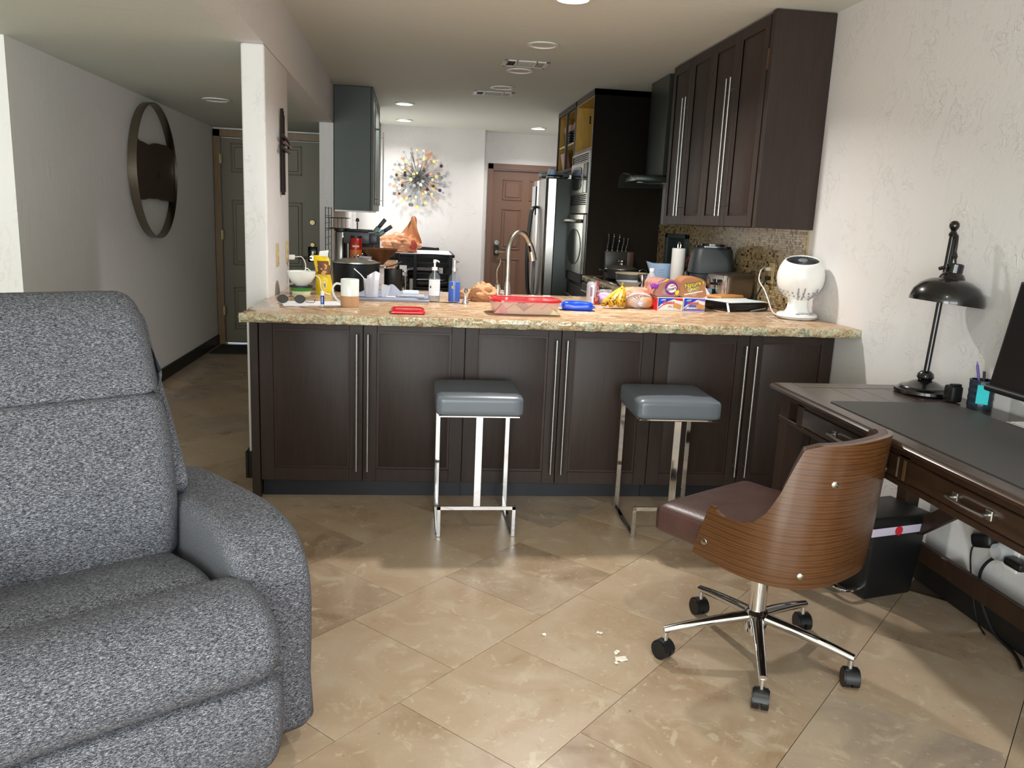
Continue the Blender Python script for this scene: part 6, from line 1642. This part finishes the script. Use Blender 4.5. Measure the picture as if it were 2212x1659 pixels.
# dark red bag and clear bag
b = crumple(.09, .09, .15, 6.4, .28); tag(obj('red_snack_bag', b, mat('dark_red_foil', '#5a1a16', .3)), 'dark red foil bag between the paper towels and the air fryer', 'bag', loc=(1.945, 5.52, CT+.118))
b = crumple(.11, .11, .13, 2.9, .28); tag(obj('silver_pack', b, mat('silver_pack', '#9a9698', .3, .4)), 'crinkled silver pack under the dark red bag', 'bag', loc=(1.945, 5.50, CT))
# ============================================================ LEFT COUNTER
t = thing('coffee_maker', 'dark grey coffee maker with a black carafe handle on the left counter', 'coffee maker', (-.375, 5.80, CT), -8)
b = bm_(); box(b, -.10, -.11, 0, .10, .13, .035, bev=.008); obj('base', b, M_CHAR, t)
b = bm_(); box(b, -.085, .03, .035, .085, .12, .24, bev=.006); obj('column', b, M_CHAR, t)
b = bm_(); box(b, -.09, -.11, .225, .09, .12, .305, bev=.010); obj('head', b, mat('coffee_grey', '#40444a', .4), t)
b = bm_(); rbox(b, .06, .09, .07, .016, (0, 0, 0), 4, M=T(.115, -.05, .262)); obj('side_tank', b, mat('coffee_grey'), t)
b = bm_(); box(b, -.07, -.08, .3055, .075, .10, .322, bev=.005); obj('lid', b, M_BLK, t)
b = bm_(); lathe(b, [(0, .036), (.055, .036), (.062, .06), (.060, .14), (.05, .165), (0, .168)], 28, c=(.02, -.055, 0)); obj('carafe', b, mat('carafe_dark', '#1e1512', .08), t)
b = bm_(); tube(b, [(.075, -.08, .175), (.13, -.10, .18), (.155, -.11, .165), (.158, -.11, .12), (.155, -.11, .075)], .009, 8, 5); obj('handle', b, M_BLK, t)
t = thing('coffee_jar', 'red coffee jar with an orange lower half before the coffee maker', 'jar', (-.385, 5.60, CT), 0)
b = bm_(); lathe(b, [(0, 0), (.036, 0), (.040, .005), (.040, .190)], 32, mi=1); lathe(b, [(.040, .190), (.040, .262), (.036, .268)], 32); obj('jar', b, [mat('coffee_red', '#9c1c16', .25), mat('coffee_orange', '#c2641c', .3)], t)
b = bm_(); cyl(b, (0, 0, .268), (0, 0, .282), .037, n=30); obj('lid', b, M_BLK, t)
b = bm_(); grid(b, lambda u, v: Vector((.0405*sin(-.6+u*1.2), -.0405*cos(-.6+u*1.2), .208+.012*v)), 10, 2); obj('label_text_band', b, mat('cream_text', '#d9b8a0', .5), t)
bpy.context.view_layer.update()
t2 = thing('red_jar', 'smaller pink-red jar between the coffee jar and the carafe handle', 'jar', (-.275, 5.62, CT), 0)
b = bm_(); lathe(b, [(0, 0), (.035, 0), (.037, .005), (.037, .10), (.030, .11)], 28); obj('jar', b, mat('pink_jar', '#a05a58', .3), t2)
b = bm_(); cyl(b, (0, 0, .11), (0, 0, .128), .034, n=28); obj('lid', b, M_RED, t2)
t = thing('steel_thermos', 'tall steel thermos with a black lid left of the coffee maker', 'thermos', (-.515, 5.98, CT), 0)
b = bm_(); lathe(b, [(0, 0), (.042, 0), (.044, .01), (.044, .29), (.038, .30), (0, .30)], 36); obj('body', b, M_STEEL, t)
b = bm_(); cyl(b, (0, 0, .301), (0, 0, .322), .050, .048, 32); obj('lid', b, M_BLK, t)
t = thing('wire_rack', 'black wire basket rack against the left kitchen wall', 'rack', (-.66, 6.50, CT), 0)
b = bm_()
for k in range(9): tube(b, [(.0, -.2, .02+k*.055), (.0, .25, .02+k*.055)], .0025, 6)
for y in (-.2, .02, .25): tube(b, [(0, y, 0), (0, y, .47)], .003, 6)
obj('wire_frame', b, M_BLK, t)
b = bm_()
for z in (.31, .39): tube(b, [(0, -.2, z), (.16, -.2, z), (.16, .1, z), (0, .1, z)], .003, 6)
for q in range(6): tube(b, [(.03*q, -.2, .31), (.03*q, -.2, .39)], .0022, 6)
obj('basket', b, M_BLK, t)
# bundle of knives / utensils standing behind the coffee maker
for i, (x, y, tl, sz_, nm) in enumerate(((-.315, 6.15, 38, .17, 'longer'), (-.285, 6.12, 55, .15, 'shorter'))):
    t = thing('cleaver_knife', '%s dark teal handled knife leaning out over the coffee maker' % nm, 'knife', (x, y, CT+.262), 0, rot=(0, rad(tl), 0))
    b = bm_(); box(b, -.018, -.004, 0, .018, .004, sz_*.55, bev=.002); obj('blade', b, mat('teal_blade', '#4d6660', .35, .5), t)
    b = bm_(); box(b, -.014, -.008, sz_*.55, .014, .008, sz_, bev=.004); obj('handle', b, M_BLK, t)
b = bm_(); box(b, -.05, -.04, 0, .05, .04, .262, bev=.006); tag(obj('utensil_block', b, M_BLK), 'black block behind the coffee maker holding two leaning knives', 'knife block', loc=(-.30, 6.16, CT))
b = bm_(); cyl(b, (0, 0, 0), (0, 0, .05), .004, n=8); lathe(b, [(0, .05), (.012, .052), (.013, .062), (.006, .075), (0, .076)], 12)
tag(obj('black_finial', b, M_BLK), 'small black knob sticking up behind the coffee maker lid', 'knob', loc=(-.39, 5.80, CT+.323))

# crumbs and a white fleck on the floor tiles
for i, (x, y, s) in enumerate(((.682, 2.285, .024), (.678, 2.325, .014), (.662, 2.262, .010), (.650, 2.450, .013), (.459, 2.447, .010))):
    b = bm_(); rbox(b, s*1.6, s, .003, .0012, (0, 0, 0), 3, M=T(0, 0, .0022), wrinkle=.004, seed=i)
    tag(obj('floor_crumb', b, M_DEBRIS), ['largest white fleck chipped into the floor tile left of the chair casters', 'medium white fleck just behind the largest floor fleck', 'small white fleck at the lower left of the largest floor fleck', 'pale crumb farther back on the same floor tile', 'tiny pale crumb, leftmost on the same floor tile'][i], 'crumb', 'crumbs on the floor', loc=(x, y, .001), rz=i*50)
